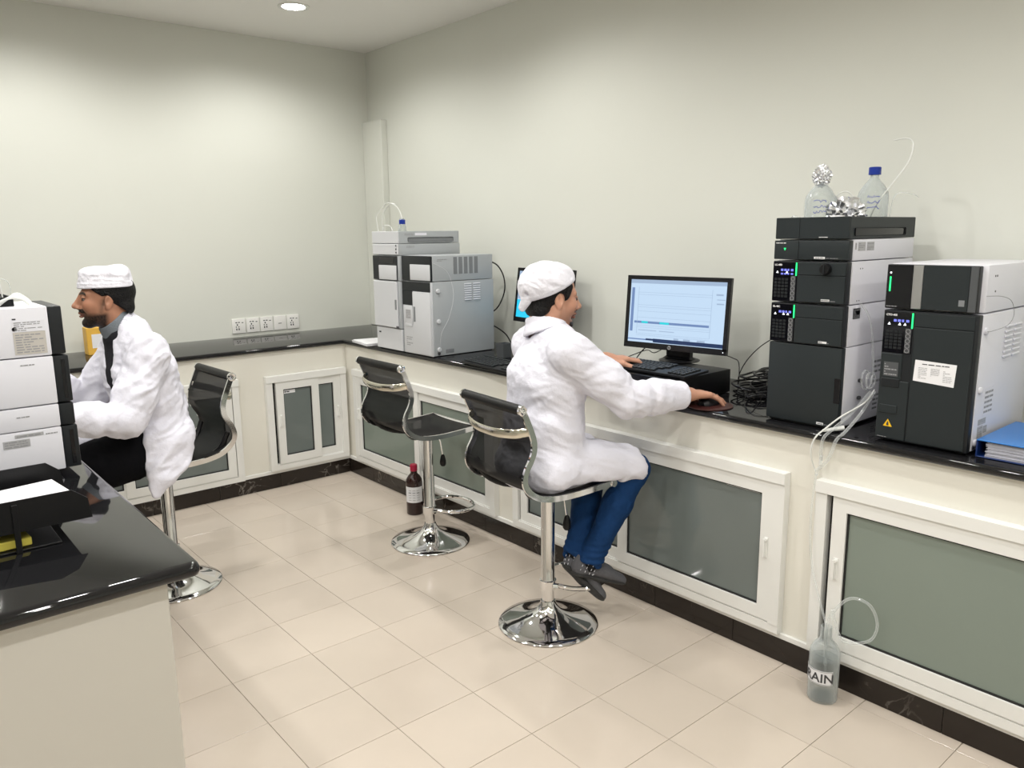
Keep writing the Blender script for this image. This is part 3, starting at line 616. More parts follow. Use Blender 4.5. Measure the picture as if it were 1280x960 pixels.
rs = [[V((DX + (rr + q) * math.cos(a), DY + (rr + q) * math.sin(a), z)) for q, z in ((.0004, .072), (.0008, .072), (.0008, .122), (.0004, .122))] for a in np.linspace(mid - half, mid + half, n)]
lb.rings(rs).build('label', m_paper, t)
me = text('DRAIN', .044, (0, 0, 0), ((1, 0, 0), (0, 1, 0)), m_print, 'lettering', t, bold=.0007, ext=.0001)
bm = bmesh.new(); bm.from_mesh(me.data); bmesh.ops.triangulate(bm, faces=bm.faces)
for _ in range(3): bmesh.ops.subdivide_edges(bm, edges=[e for e in bm.edges if e.calc_length() > .004], cuts=1, use_grid_fill=True); bmesh.ops.triangulate(bm, faces=bm.faces)
bm.to_mesh(me.data); bm.free()
w_ = max(v.co.x for v in me.data.vertices)
for v in me.data.vertices:
    a = mid + R(2) + (v.co.x - w_ / 2) / (rr + .001); q = rr + .0016 + v.co.z; v.co = V((DX + q * math.cos(a), DY + q * math.sin(a), .0815 + v.co.y))
bd = MB()
for z in (.0745, .1195): bd.tube([(DX + (rr + .001) * math.cos(a), DY + (rr + .001) * math.sin(a), z) for a in np.linspace(mid - half + .05, mid + half - .05, n)], .0006, 4)
bd.tube([(DX + (rr + .001) * math.cos(mid + half - .05), DY + (rr + .001) * math.sin(mid + half - .05), z) for z in (.0745, .1195)], .0006, 4)
bd.build('label_border', m_print, t, stuff=True)
# brown bottle
t = thing('brown_bottle', 'dark brown glass bottle with red cap and white label behind the empty stool', 'bottle', (-.735, -1.575, 0))
c = (-.735, -1.575, 0)
MB().lathe([(0, 0), (.044, 0), (.047, .005), (.047, .185), (.044, .203), (.032, .222), (.019, .236), (.017, .262), (0, .262)], c, 40, cap=False).build('glass', m_amber, t, ang=60)
MB().lathe([(0, .250), (.0205, .250), (.0205, .283), (.018, .287), (0, .287)], c, 28, cap=False).build('screw_cap', m_capred, t)
MB().rings([[V((c[0] + (.0475 + q) * math.cos(a), c[1] + (.0475 + q) * math.sin(a), z)) for q, z in ((-.0002, .075), (.0005, .075), (.0005, .165), (-.0002, .165))] for a in np.linspace(R(165), R(300), 18)]).build('label', m_paper, t)
pr = MB()
for k in range(5):
    for j in range(3): pr.tube([(c[0] + .0484 * math.cos(a), c[1] + .0484 * math.sin(a), .09 + .014 * k) for a in np.linspace(R(195 + 28 * j), R(215 + 28 * j), 4)], .0012 if k != 3 else .003, 4)
pr.build('small_print', m_gprint, t, stuff=True)

# ------------------------------------------------------------------ light grey instrument (two columns) by the room corner
XG = -.645; YG0, YG1 = -1.085, -1.345; GX1 = -.20
def gfront(t, x, y0, y1, z0, z1, m, name, d=.003, bev=.002): return MB().box((x - d, y1, z0), (x + .0005, y0, z1), bev).build(name, m, t)
def gmodule(name, label, y0, y1, z0, z1, x0, x1, grp): 
    t = thing(name, label, 'lab instrument', ((x0 + x1) / 2, (y0 + y1) / 2, z0), 0, grp)
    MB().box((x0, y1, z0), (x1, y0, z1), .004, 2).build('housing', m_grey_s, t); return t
G1 = 'modules of the light grey instrument tower'
t = gmodule('degasser_module', 'low light grey box at the bottom of the grey instrument tower by the corner', YG0, YG1 - .02, .893, 1.022, XG + .01, GX1 - .1, G1)
gfront(t, XG + .01, YG0 - .002, YG1 - .018, .895, 1.020, m_grey, 'front_panel', .008); MB().box((XG + .0005, -1.135, .985), (XG + .0016, -1.115, .993)).build('switch', m_print, t)
t = gmodule('pump_module', 'light grey cabinet module with side grip, second from the bottom of the grey tower', YG0, YG1 - .02, 1.024, 1.294, XG, GX1 - .06, G1)
gfront(t, XG, YG0 - .001, YG1 + .005, 1.026, 1.292, m_grey, 'door', .010, .004)
MB().box((XG - .0108, YG1 + .008, 1.13), (XG - .004, YG1 + .030, 1.19), .002).build('grip_recess', m_slot, t)
for yy in (YG1 + .012, YG1 + .026): MB().lathe([(.006, 0), (.006, -.002)], (XG - .010, yy - .012, 1.033), 10, axis='x').build('stud', m_print, t)
t = gmodule('detector_module', 'light grey module with black upper panel, third from the bottom of the grey tower', YG0, YG1 - .024, 1.296, 1.437, XG, GX1 - .06, G1)
gfront(t, XG, YG0, YG1, 1.298, 1.435, m_char2, 'front_panel', .006); MB().box((XG - .010, YG1 + .003, 1.300), (XG - .005, YG0 - .070, 1.382), .003, 2).build('flap', m_grey, t)
MB().box((XG - .0075, YG1 + .03, 1.395), (XG - .005, YG0 - .075, 1.425), .001).build('display_window', m_blackg, t)
t = gmodule('controller_module', 'thin light grey module under the tray of the grey instrument tower', YG0 + .002, YG1 - .02, 1.439, 1.503, XG, GX1 - .02, G1)
gfront(t, XG, YG0, YG1 - .018, 1.441, 1.501, m_grey, 'front_panel', .004)
for k in range(3): MB().lathe([(.005, 0), (.005, -.002)], (XG - .004, YG1 + .004, 1.454 + .019 * k), 10, axis='x').build('stud', m_print, t)
lines(MB(), (XG + .05, YG1 - .0205, 1.48), YF, .06, .012, 2, 61).build('small_print', m_gprint, t, stuff=True)
t = thing('solvent_tray', 'light grey solvent tray on top of the grey instrument tower', 'tray', (-.42, -1.22, 1.505), 0, G1)
TG0, TG1 = YG0 + .004, YG1 - .02
MB().box((XG + .003, TG1 + .003, 1.5045), (GX1 - .03, TG0 - .003, 1.510)).build('tray_floor', m_grey, t)
MB().box((XG - .002, TG1, 1.5045), (XG + .003, TG0, 1.572), .002).build('front_wall', m_grey, t)
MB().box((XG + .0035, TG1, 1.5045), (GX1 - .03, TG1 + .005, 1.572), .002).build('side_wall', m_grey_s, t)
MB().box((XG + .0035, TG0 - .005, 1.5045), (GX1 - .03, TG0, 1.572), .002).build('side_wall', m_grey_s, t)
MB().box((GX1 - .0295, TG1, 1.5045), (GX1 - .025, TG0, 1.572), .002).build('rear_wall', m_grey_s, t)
MB().box((XG + .06, TG1 - .0012, 1.512), (GX1 - .07, TG1 + .001, 1.538), .008, 3).build('grip_recess', m_slot, t)
lines(MB(), (XG + .04, TG1 - .0004, 1.548), YF, .06, .014, 2, 62).build('small_print', m_gprint, t, stuff=True)
MB().box((XG + .11, TG1 - .0006, 1.548), (XG + .19, TG1, 1.562)).build('label_plate', m_inst, t)
G2 = 'modules of the wide light grey instrument'
YH0, YH1, XH0, XH1 = -1.372, -1.658, -.625, -.205
sh = YH1 - .0004
t = gmodule('column_oven', 'large light grey oven module with three round side screws beside the grey tower', YH0, YH1, .895, 1.300, XH0, XH1, G2)
MB().box((XH0 - .012, YH1 + .002, .893), (XH0 + .001, YH0 - .001, 1.298), .005, 2).build('front_frame', m_grey, t)
gfront(t, XH0 - .012, YH0 - .002, YH1 + .008, 1.245, 1.297, m_char2, 'dark_panel', .002); gfront(t, XH0 - .012, YH0 - .002, YH0 - .105, 1.165, 1.245, m_char2, 'dark_panel', .002)
MB().box((XH0 - .018, YH1 + .006, .898), (XH0 - .011, YH0 - .108, 1.242), .004, 2).build('door', m_grey, t)
MB().box((XH0 - .0185, YH0 - .135, 1.075), (XH0 - .016, YH0 - .115, 1.16), .001).build('grip_recess', m_slot, t)
MB().box((XH0 - .016, YH0 - .100, 1.06), (XH0 - .011, YH0 - .012, 1.162), .003, 2).build('side_panel', m_grey, t)
MB().box((XH0 - .0165, YH0 - .095, 1.045), (XH0 - .011, YH0 - .025, 1.062), .002).build('latch', m_grey, t)
label_plate(t, (XH0 - .0162, YH0 - .035, 1.09), XF, .05, .05, m_greylab, 5, 63)
lines(MB(), (XH0 - .0122, YH0 - .03, .935), XF, .06, .055, 5, 64).build('small_print', m_gprint, t, stuff=True)
for zz in (1.250, 1.085, .930): MB().lathe([(.013, 0), (.013, -.006), (.009, -.009), (0, -.009)], (XH0 + .03, sh, zz), 18, axis='y', cap=False).build('screw_cap', m_grey, t)
MB().lathe([(.009, 0), (.009, -.003)], (XH0 + .028, sh, .908), 14, axis='y').build('port', m_print, t)
for k in range(8):
    for j in (0, 1): MB().box((-.415 + .062 * j, YH1 - .005, 1.19 + .0125 * k), (-.365 + .062 * j, YH1 - .0002, 1.1965 + .0125 * k), .0015).build('vent_slat', m_inst, t)
label_plate(t, (XH0 + .075, sh, .905), YF, .055, .022, m_slot, 3, 65)
MB().box((XH0 + .005, YH1 + .01, .8905), (XH1 - .01, YH0 - .01, .8945)).build('plinth', m_black, t)
t = gmodule('detector_module', 'light grey module with black front strip and slotted side, on the large grey oven module', YH0, YH1, 1.3025, 1.440, XH0, XH1 - .005, G2)
MB().box((XH0 - .012, YH1 + .002, 1.303), (XH0 + .001, YH0 - .001, 1.438), .004, 2).build('front_frame', m_char2, t)
MB().box((XH0 - .017, YH1 + .004, 1.306), (XH0 - .011, YH0 - .090, 1.392), .004, 2).build('flap', m_grey, t)
for j in range(5):
    v_ = MB().box((-.485 + .036 * j, YH1 - .0012, 1.338), (-.461 + .036 * j, YH1 + .0005, 1.430)).build('vent_slot', m_slot, t)
lines(MB(), (XH0 + .03, sh, 1.408), YF, .07, .016, 2, 66).build('small_print', m_gprint, t, stuff=True)
tag(MB().tube([(XH0 + .005, YH1 - .004, 1.40), (XH0 + .07, YH1 - .03, 1.36), (XH0 + .10, YH1 - .04, 1.28), (XH0 + .10, YH1 - .045, 1.20), (XH0 + .07, YH1 - .04, 1.10), (XH0 + .03, YH1 - .025, 1.02), (XH0 + .03, YH1 - .014, .94)], .0011, 6, smooth=6).build('capillary_tube', m_grey), 'thin pale capillary hanging down the side of the large grey oven', 'tube')
t = bottle('reagent_bottle', 'small clear bottle with blue screw cap on the light grey tower', (-.585, -1.315, 1.511), .024, .120, m_capblue, None, neck=.012, grp='glass bottles on the instrument stacks')
t = thing('solvent_jar', 'small white plastic jar on the front corner of the grey tower tray', 'jar', (-.61, -1.20, 1.511)); MB().lathe([(0, 0), (.022, 0), (.022, .058), (.018, .060), (0, .060)], (-.61, -1.20, 1.511), 24, cap=False).build('body', m_socket, t)
tag(MB().tube([(-.62, -1.13, 1.52), (-.62, -1.105, 1.60), (-.62, -1.10, 1.66), (-.60, -1.15, 1.715), (-.60, -1.20, 1.732), (-.59, -1.26, 1.715), (-.585, -1.30, 1.675), (-.585, -1.315, 1.632)], .0026, 6, smooth=6).build('solvent_line', m_tubew), 'white tubing arching into the blue capped bottle on the grey tower', 'tubing')
tag(MB().tube([(-.60, -1.14, 1.52), (-.60, -1.125, 1.60), (-.60, -1.13, 1.66), (-.595, -1.17, 1.705), (-.59, -1.22, 1.728), (-.585, -1.25, 1.722)], .0026, 6, smooth=6).build('solvent_line', m_tubew), 'second white tubing loop above the grey tower, ending short of the bottle', 'tubing')
tag(MB().tube([(-.63, -1.17, 1.575), (-.625, -1.185, 1.60), (-.62, -1.21, 1.607), (-.615, -1.235, 1.60), (-.61, -1.25, 1.575)], .0026, 6, smooth=6).build('solvent_line', m_tubew), 'small white tubing loop over the plastic jar', 'tubing')
# power cables behind the grey instrument
tag(MB().tube([(XH1, -1.50, 1.40), (-.10, -1.53, 1.385), (-.06, -1.56, 1.33), (-.05, -1.575, 1.25), (-.06, -1.56, 1.17), (-.10, -1.53, 1.10), (XH1, -1.50, 1.08)], .004, 6, smooth=6).build('power_cable', m_cable), 'black cable looping behind the grey instrument against the wall', 'cable')
tag(MB().tube([(XH1, -1.50, 1.035), (-.14, -1.56, 1.02), (-.09, -1.62, .97), (-.08, -1.66, .92), (-.09, -1.72, .897)], .004, 6, smooth=6).build('power_cable', m_cable), 'black cable dropping to the worktop right of the grey instrument', 'cable')
pp = MB()
for k in range(7): pp.box((-.66 + .004 * random.random(), -1.03 + .01 * random.random(), .8905 + .0022 * k), (-.42 + .008 * random.random(), -.79 + .012 * random.random(), .8922 + .0022 * k), rot=Matrix.Rotation(R(random.uniform(-5, 4) - 8), 3, 'Z'))
tag(pp.build('paper_stack', m_paper, stuff=False), 'thin stack of white papers on the worktop left of the grey tower', 'papers')
# ------------------------------------------------------------------ monitors, computer, keyboards, mouse
def monitor(label, c, yaw, tilt, Wd, Hd, stand_x, ztop, content, logo):
    t = thing('computer_monitor', label, 'monitor', (stand_x, c[1], ztop))
    c = V(c); rt = V((math.sin(yaw), -math.cos(yaw), 0)); n = V((-math.cos(yaw), -math.sin(yaw), 0)); up = (V((0, 0, 1)) * math.cos(tilt) - n * math.sin(tilt)); n = rt.cross(up)
    o = c - rt * Wd / 2 - up * Hd / 2; bz = .018
    fb = MB()
    for (x, y, w, h) in ((0, Hd - bz, Wd, bz), (0, 0, Wd, bz + .008), (0, bz, bz, Hd - 2 * bz), (Wd - bz, bz, bz, Hd - 2 * bz)): fb.quadbox(o + rt * x + up * y - n * .016, rt, up, w, h, .018)
    fb.build('bezel', m_screenbez, t)
    bk_ = MB(); bk_.rings([[o + rt * x + up * y + n * z for x, y in ((e, e), (Wd - e, e), (Wd - e, Hd - e), (e, Hd - e))] for e, z in ((.001, -.016), (.006, -.022), (.05, -.045), (.10, -.050))]); bk_.build('back_shell', m_black, t)
    sc = MB().quadbox(o + rt * bz + up * (bz + .008) - n * .003, rt, up, Wd - 2 * bz, Hd - 2 * bz - .008, .002).build('screen', m_screen, t)
    so = o + rt * bz + up * (bz + .008) - n * .0009; sw, sh_ = Wd - 2 * bz, Hd - 2 * bz - .008
    groups = {}
    for (x, y, w, h, m) in content: groups.setdefault(m.name, (m, MB()))[1].quadbox(so + rt * (x * sw) + up * ((1 - y - h) * sh_), rt, up, w * sw, h * sh_, .0002 + .0001 * len(groups))
    for m, b in groups.values(): b.build('screen_element', m, sc, stuff=True)
    base = V((stand_x, c.y + .01, ztop))
    nk = MB(); nb = c - n * .05 - up * .02
    nk.rings([[p + rt * a + V((0, 0, 0)) + n * b for a, b in ((-w, -d), (w, -d), (w, d), (-w, d))] for p, w, d in ((nb, .062, .012), (nb - V((0, 0, nb.z - ztop - .02)) , .058, .014), (V((nb.x, nb.y, ztop + .010)), .065, .03))]); nk.build('stand_neck', m_black, t)
    MB().lathe([(0, .001), (.088, .001), (.090, .004), (.08, .008), (.05, .010), (0, .010)], (nb.x, nb.y, ztop), 40, cap=False).build('stand_base', m_black, t)
    if logo:
        lc = o + rt * Wd * .465 + up * (bz + .008) * .45 + n * .002
        lg = MB().lathe([(.0085, 0), (.0085, .0012), (.0, .0012)], lc, 28, axis=Matrix((rt, up, n)).transposed()).build('badge', m_steel, t)
        text('hp', .012, lc + n * .0013 - rt * .0062 - up * .0030, (rt, up), m_screenbez, 'lettering', lg, bold=.0003, ext=.0003)
        MB().quadbox(o + rt * (Wd - .016) + up * .011 + n * .002, rt, up, .003, .003, .0008).build('power_light', m_wled, t)
    return t
cont = [(0, 0, 1, .06, m_scr_l), (.015, .13, .03, .70, m_scr_d), (.06, .66, .79, .036, m_scr_d), (.34, .662, .10, .032, m_scr_t), (.14, .662, .07, .030, m_scr_t),
        (0, .945, .28, .02, m_scr_d), (.28, .93, .72, .06, m_scr_n), (.20, .935, .10, .03, m_scr_n)]
for yy in (.20, .235, .40, .435, .50, .60, .73, .76, .86, .885): cont.append((.09, yy, .77, .004, m_scr_l))
for (a, b, c_, d) in ((.09, .12, .003, .74), (.86, .12, .003, .74), (.90, .18, .07, .025), (.91, .26, .08, .012), (.91, .32, .07, .02), (.11, .80, .20, .012), (.34, .80, .16, .012), (.50, .90, .05, .03), (.60, .90, .07, .03), (.74, .90, .08, .03), (.11, .035, .08, .012)): cont.append((a, b, c_, d, m_scr_l))
mon1 = monitor('large widescreen monitor showing a pale chart program, above the desktop computer', (-.312, -3.040, 1.204), .155, .09, .500, .322, -.27, .992, cont, True)
cont2 = [(0, 0, 1, .05, m_scr_l), (0, .62, 1, .38, m_scr_c), (.0, .0, .45, .60, m_scr_l), (.25, .60, .35, .14, m_screen), (.10, .80, .04, .05, m_screen), (.2, .80, .04, .05, m_screen), (.3, .80, .04, .05, m_screen), (.45, .10, .35, .35, m_scr_d)]
mon2 = monitor('smaller monitor with a cyan desktop picture, partly hidden behind the man\'s cap', (-.125, -1.985, 1.210), -.09, .13, .500, .305, -.10, .891, cont2, False)
PX0, PX1, PY0, PY1 = -.655, -.272, -2.965, -3.305
t = thing('desktop_computer', 'flat black desktop computer lying under the keyboard and large monitor', 'computer', (-.46, -3.13, .891))
MB().box((PX0 + .01, PY1, .893), (PX1, PY0, .990), .004, 2).build('case', m_black, t)
MB().box((PX0, PY1 + .001, .892), (PX0 + .0095, PY0 - .001, .991), .003, 2).build('front_cover', m_blackg, t)
MB().box((PX0 - .001, PY0 - .20, .962), (PX0 + .001, PY0 - .06, .972)).build('drive_slot', m_char2, t)
MB().box((PX0 - .001, PY0 - .12, .915), (PX0 + .001, PY0 - .095, .940)).build('badge', m_slot, t)
for k in range(3): MB().box((PX0 - .001, PY0 - .18 - .02 * k, .918), (PX0 + .0005, PY0 - .170 - .02 * k, .924)).build('port', m_char2, t)
MB().box((-.60, PY1 - .0006, .940), (-.565, PY1, .958)).build('sticker', m_lpaper, t)
def keyboard(label, org, dirn, z, tilt):
    a = math.atan2(dirn[1], dirn[0]); t = thing('keyboard', label, 'keyboard', (org[0], org[1], z), a, 'black keyboards', local=True)
    # local: x along the front edge (left to right), y away from the user
    MB().box((0, 0, .002), (.445, .158, .014), .004, 2, rot=Matrix.Rotation(tilt, 3, 'X'), org=(0, 0, .002)).build('case', m_black, t)
    proto_k = {}
    rt = Matrix.Rotation(tilt, 3, 'X')
    for r_ in range(6):
        x = .012; row = [15, 15, 14, 13, 12, 8][r_]; y = .132 - .0235 * r_ - (0 if r_ else -.004)
        ws = [.0185] * row
        if r_ == 5: ws = [.024, .022, .022, .11, .022, .022, .022, .024]
        if r_ in (2, 3, 4): ws[0] = .028 + .004 * (r_ - 2); ws[-1] = .035
        for w in ws:
            k_ = round(w, 4)
            if k_ not in proto_k:
                ob = MB().box((0, 0, 0), (w - .002, .0175, .0075), .0015).build('key', m_char2, t); proto_k[k_] = ob
            else: ob = proto_k[k_].copy(); C.objects.link(ob); ob.parent = t
            p = rt @ V((x, y, .013)) ; ob.location = p; ob.rotation_euler = (tilt, 0, 0); x += w + .0007
        for j in range(4 if r_ > 0 else 0):
            ob = proto_k[.0185].copy(); C.objects.link(ob); ob.parent = t; ob.location = rt @ V((.352 + .0205 * j, y, .013)); ob.rotation_euler = (tilt, 0, 0)
    return t
keyboard('black keyboard on top of the desktop computer, in front of the large monitor', (-.628, -2.893), (0, -1), .992, R(3))
keyboard('black keyboard lying on the worktop left of the man in jeans', (-.640, -1.915), (-.10, -1), .891, R(4))
t = thing('computer_mouse', 'black mouse under the right hand of the man in jeans', 'mouse', (-.545, -3.40, .896))
mo = MB(); rs = []
for k in range(9):
    u_ = -1 + 2 * k / 8; w = .031 * math.sqrt(max(0.03, 1 - (u_ * .93) ** 4)); h = .034 * math.sqrt(max(.05, 1 - (u_ * .95) ** 2 * .9)); rs.append([V((-.545 + .054 * u_, -3.40 + w * math.cos(q), .8975 + h * max(0, math.sin(q)))) for q in [math.pi * 2 * i / 16 for i in range(16)]])
mo.rings(rs).build('body', m_black, t)
MB().tube([(-.507, -3.40, .928), (-.495, -3.40, .924)], .004, 8).build('wheel', m_char, t)
tag(MB().lathe([(0, .8905), (.086, .8905), (.088, .8915), (.088, .8955), (.086, .8965), (0, .8965)], (-.556, -3.408, 0), 56, cap=False).build('mouse_mat', m_maroon), 'round maroon mouse mat at the worktop edge under the right hand', 'mouse mat')
t = thing('pen_pot', 'small dark translucent pot on the worktop below the smaller monitor', 'pot', (-.345, -1.915, .891))
MB().rings([[V((-.345 + a * w, -1.915 + b * w, z)) for a, b in ((-1, -1), (1, -1), (1, 1), (-1, 1))] for w, z in ((.027, .891), (.032, .968), (.029, .968), (.025, .896))]).build('pot', m_dgrey, t)
MB().box((-.372, -1.942, .8905), (-.318, -1.888, .903), .003).build('foot', m_black, t)

# cables on the worktop
rnd = random.Random(11); tang = MB()
for k in range(44):
    cx_, cy_ = rnd.uniform(-.30, -.08), rnd.uniform(-3.60, -3.38); P = []; a = rnd.uniform(0, 6.28); r1, r2 = rnd.uniform(.04, .13), rnd.uniform(.03, .09); n = rnd.randint(7, 12); z0 = .897 + .0019 * k * (1.2 if cx_ > -.2 else .6)
    for i in range(n):
        a += rnd.uniform(.5, 1.1); x = max(min(cx_ + r1 * math.cos(a), -.03), -.42); y = max(min(cy_ + r2 * math.sin(a), -3.335), -3.645); P.append((x, y, max(.8955, z0 + rnd.uniform(-.006, .006))))
    tang.tube(P, rnd.choice((.0025, .0032, .0045)), 6, smooth=5)
tag(tang.build('cable_tangle', m_cable, stuff=True), 'tangle of black cables on the worktop between computer and dark instrument stack', 'cables')
MB0 = MB().box((-.26, -3.645, .935), (-.10, -3.585, .965), .006, 2)
tag(MB0.build('power_adapter', m_black), 'black power adapter on top of the cable tangle beside the dark stack', 'power adapter')
def cable(label, pts, r=.0028, cat='cable', name='black_cable'): return tag(MB().tube(pts, r, 6, smooth=6).build(name, m_cable), label, cat)
cable('black cable bending sharply on the bare worktop in front of the tangle', [(-.30, -3.40, .899), (-.40, -3.46, .893), (-.52, -3.545, .893), (-.555, -3.575, .893), (-.548, -3.582, .893), (-.50, -3.565, .893), (-.36, -3.50, .893), (-.27, -3.46, .905)], .0016)
cable('thin black cable lying across the worktop to the foot of the dark stack', [(-.46, -3.50, .893), (-.54, -3.575, .893), (-.575, -3.625, .893), (-.555, -3.655, .893), (-.50, -3.66, .893)], .0016)
cable('black cable running from the tangle along the front of the dark stack', [(-.28, -3.52, .90), (-.38, -3.58, .896), (-.45, -3.62, .893), (-.50, -3.65, .893)], .002)
cable('thin black cable arching from behind the computer up to the dark stack', [(-.25, -3.33, .90), (-.25, -3.33, .96), (-.24, -3.36, 1.03), (-.22, -3.42, 1.10), (-.20, -3.50, 1.145), (-.18, -3.60, 1.15), (-.16, -3.66, 1.145)], .002)
cable('thick black cable curving over the top of the tangle into the dark stack', [(-.13, -3.38, .90), (-.16, -3.45, .955), (-.17, -3.55, .975), (-.15, -3.64, .965), (-.12, -3.655, .955)], .0045)
cable('black cable curving down behind the right end of the large monitor', [(-.24, -3.12, 1.10), (-.22, -3.20, 1.045), (-.235, -3.285, 1.03), (-.245, -3.325, 1.01), (-.25, -3.33, .90)], .002)
cable('black cables sagging below the large monitor to its left', [(-.26, -2.98, 1.07), (-.25, -2.92, 1.03), (-.22, -2.86, 1.06), (-.20, -2.80, 1.03), (-.18, -2.74, .99), (-.22, -2.72, .93), (-.30, -2.75, .897), (-.34, -2.84, .895)], .003)
cable('second black cable looping left of the desktop computer', [(-.24, -2.95, 1.05), (-.20, -2.84, 1.00), (-.16, -2.76, 1.00), (-.16, -2.68, .97), (-.24, -2.62, .93), (-.36, -2.66, .90), (-.40, -2.76, .895)], .0022)

# folder at the right end
t = thing('ring_folder', 'blue plastic folder filled with papers on the worktop at the right edge', 'folder', (-.38, -4.5, .891))
F0, F1, FX0, FX1 = -4.352, -4.66, -.560, -.235
MB().box((FX0, F1, .8915), (FX1, F0, .8945), .001).build('cover', m_binder_d, t)
MB().box((FX0, F1, .9410), (FX1, F0, .9445), .001).build('cover', m_binder, t)
MB().box((FX0, F0 - .004, .8950), (FX1, F0, .9405), .001).build('spine', m_binder_d, t)
pg = MB(); rnd = random.Random(4)
for k in range(18): pg.box((FX0 + .006 + rnd.uniform(0, .006), F1 + .01, .8952 + .0024 * k), (FX1 - .01, F0 - .022 - rnd.uniform(0, .008), .8968 + .0024 * k))
pg.build('pages', m_pages, t, stuff=True)
MB().lathe([(.014, 0), (.014, .002), (.009, .002), (.009, 0)], (-.35, -4.47, .9446), 28).build('finger_ring', m_steel, t)

# ------------------------------------------------------------------ instrument stack on the island
LX = -2.628; LY0, LY1 = -2.672, -2.41; LXb = -3.14; G3 = 'modules of the instrument stack on the island'
def lmodule(name, label, z0, z1, bez, grip):
    t = thing(name, label, 'lab instrument', (-2.88, -2.54, z0), 0, G3)
    MB().box((LXb, LY0, z0), (LX - .001, LY1, z1), .004, 2).build('housing', m_inst, t)
    MB().box((LX, LY0 + .001, z0 + .001), (LX + bez, LY1 - .001, z1 - .001), .004, 2).build('front_frame', m_char2, t)
    if grip: MB().box((LX + bez * .45, LY0 - .0004, z0 + .012), (LX + bez * .7, LY0 + .002, z1 - .012), .0004).build('grip_groove', m_blackg, t)
    return t
ls = LY0 - .0004
MB_ = None
t = lmodule('column_oven', 'white sided module with a grey sticker, bottom of the island instrument stack', .903, 1.028, .040, True)
label_plate(t, (-2.775, ls, .985), YF, .065, .022, m_greylab, 3, 71); label_plate(t, (-2.745, ls, 1.012), YF, .070, .009, m_greylab, 1, 72); lines(MB(), (-2.66 - .01, ls, 1.010), YF, .03, .007, 1, 73).build('small_print', m_gprint, t, stuff=True)
for xx in (-2.66, -3.08): MB().lathe([(.014, .8905), (.016, .904)], (xx, LY0 + .03, 0), 16).build('foot', m_black, t)
t = lmodule('pump_module', 'thin white sided module, second from the bottom of the island stack', 1.030, 1.094, .037, False)
lines(MB(), (-2.735, ls, 1.066), YF, .035, .007, 1, 74).build('small_print', m_gprint, t, stuff=True)
t = lmodule('pump_module', 'plain white sided module directly under the topmost island module', 1.097, 1.232, .038, True)
lines(MB(), (-2.71, ls, 1.210), YF, .035, .007, 1, 75).build('small_print', m_gprint, t, stuff=True)
t = lmodule('detector_module', 'topmost module of the island stack with a large beige specification label', 1.235, 1.372, .034, False)
label_plate(t, (-2.718, ls, 1.243), YF, .078, .062, m_lpaper, 8, 76); label_plate(t, (-2.718, ls, 1.306), YF, .078, .030, m_inst, 5, 77)
MB().lathe([(.006, 0), (.006, -.0006)], (-2.713, ls, 1.314), 16, axis='y').build('round_mark', m_print, t); lines(MB(), (-2.716, ls, 1.338), YF, .035, .008, 1, 78).build('small_print', m_print, t, stuff=True)
t = thing('solvent_tray', 'black tray on top of the island instrument stack', 'tray', (-2.95, -2.52, 1.373))
for nm, a, b in (('tray_floor', (-3.12, -2.60, 1.3725), (-2.70, -2.43, 1.377)), ('side_wall', (-3.12, -2.604, 1.3725), (-2.70, -2.600, 1.398)), ('side_wall', (-3.12, -2.43, 1.3725), (-2.70, -2.426, 1.398)), ('front_wall', (-2.70, -2.604, 1.3725), (-2.696, -2.426, 1.398))): MB().box(a, b, .0008).build(nm, m_char2, t)
for k in range(4):
    tag(MB().tube([(-2.745 + .006 * k, -2.63 + .012 * k, 1.376), (-2.728 + .006 * k, -2.632 + .012 * k, 1.390), (-2.705 + .006 * k, -2.635 + .012 * k, 1.397 + .003 * k), (-2.68 + .005 * k, -2.638 + .012 * k, 1.392), (-2.665 + .004 * k, -2.640 + .012 * k, 1.376)], .0034, 6, smooth=5).build('white_tube', m_tubew), ['frontmost', 'second', 'third', 'rearmost'][k] + ' of four white tubes bent over the top of the island stack', 'tubing', 'white tubes on the island stack')
tag(MB().tube([(-2.80, -2.56, 1.52), (-2.745, -2.56, 1.500), (-2.728, -2.56, 1.47), (-2.718, -2.56, 1.43), (-2.715, -2.56, 1.38)], .0022, 6, smooth=5).build('solvent_line', m_tubew), 'tall white tube falling onto the island stack at the left edge', 'tubing')
tag(MB().tube([(-2.80, -2.57, 1.465), (-2.745, -2.57, 1.448), (-2.73, -2.57, 1.43), (-2.722, -2.57, 1.38)], .0022, 6, smooth=5).build('solvent_line', m_tubew), 'shorter white tube beside the tall one at the left edge', 'tubing')
tag(MB().tube([(-2.745, -2.55, 1.445), (-2.72, -2.55, 1.447), (-2.696, -2.55, 1.437), (-2.692, -2.55, 1.39)], .0014, 6, smooth=5).build('solvent_line', m_tube), 'thin clear tube arching right on the island stack', 'tubing')

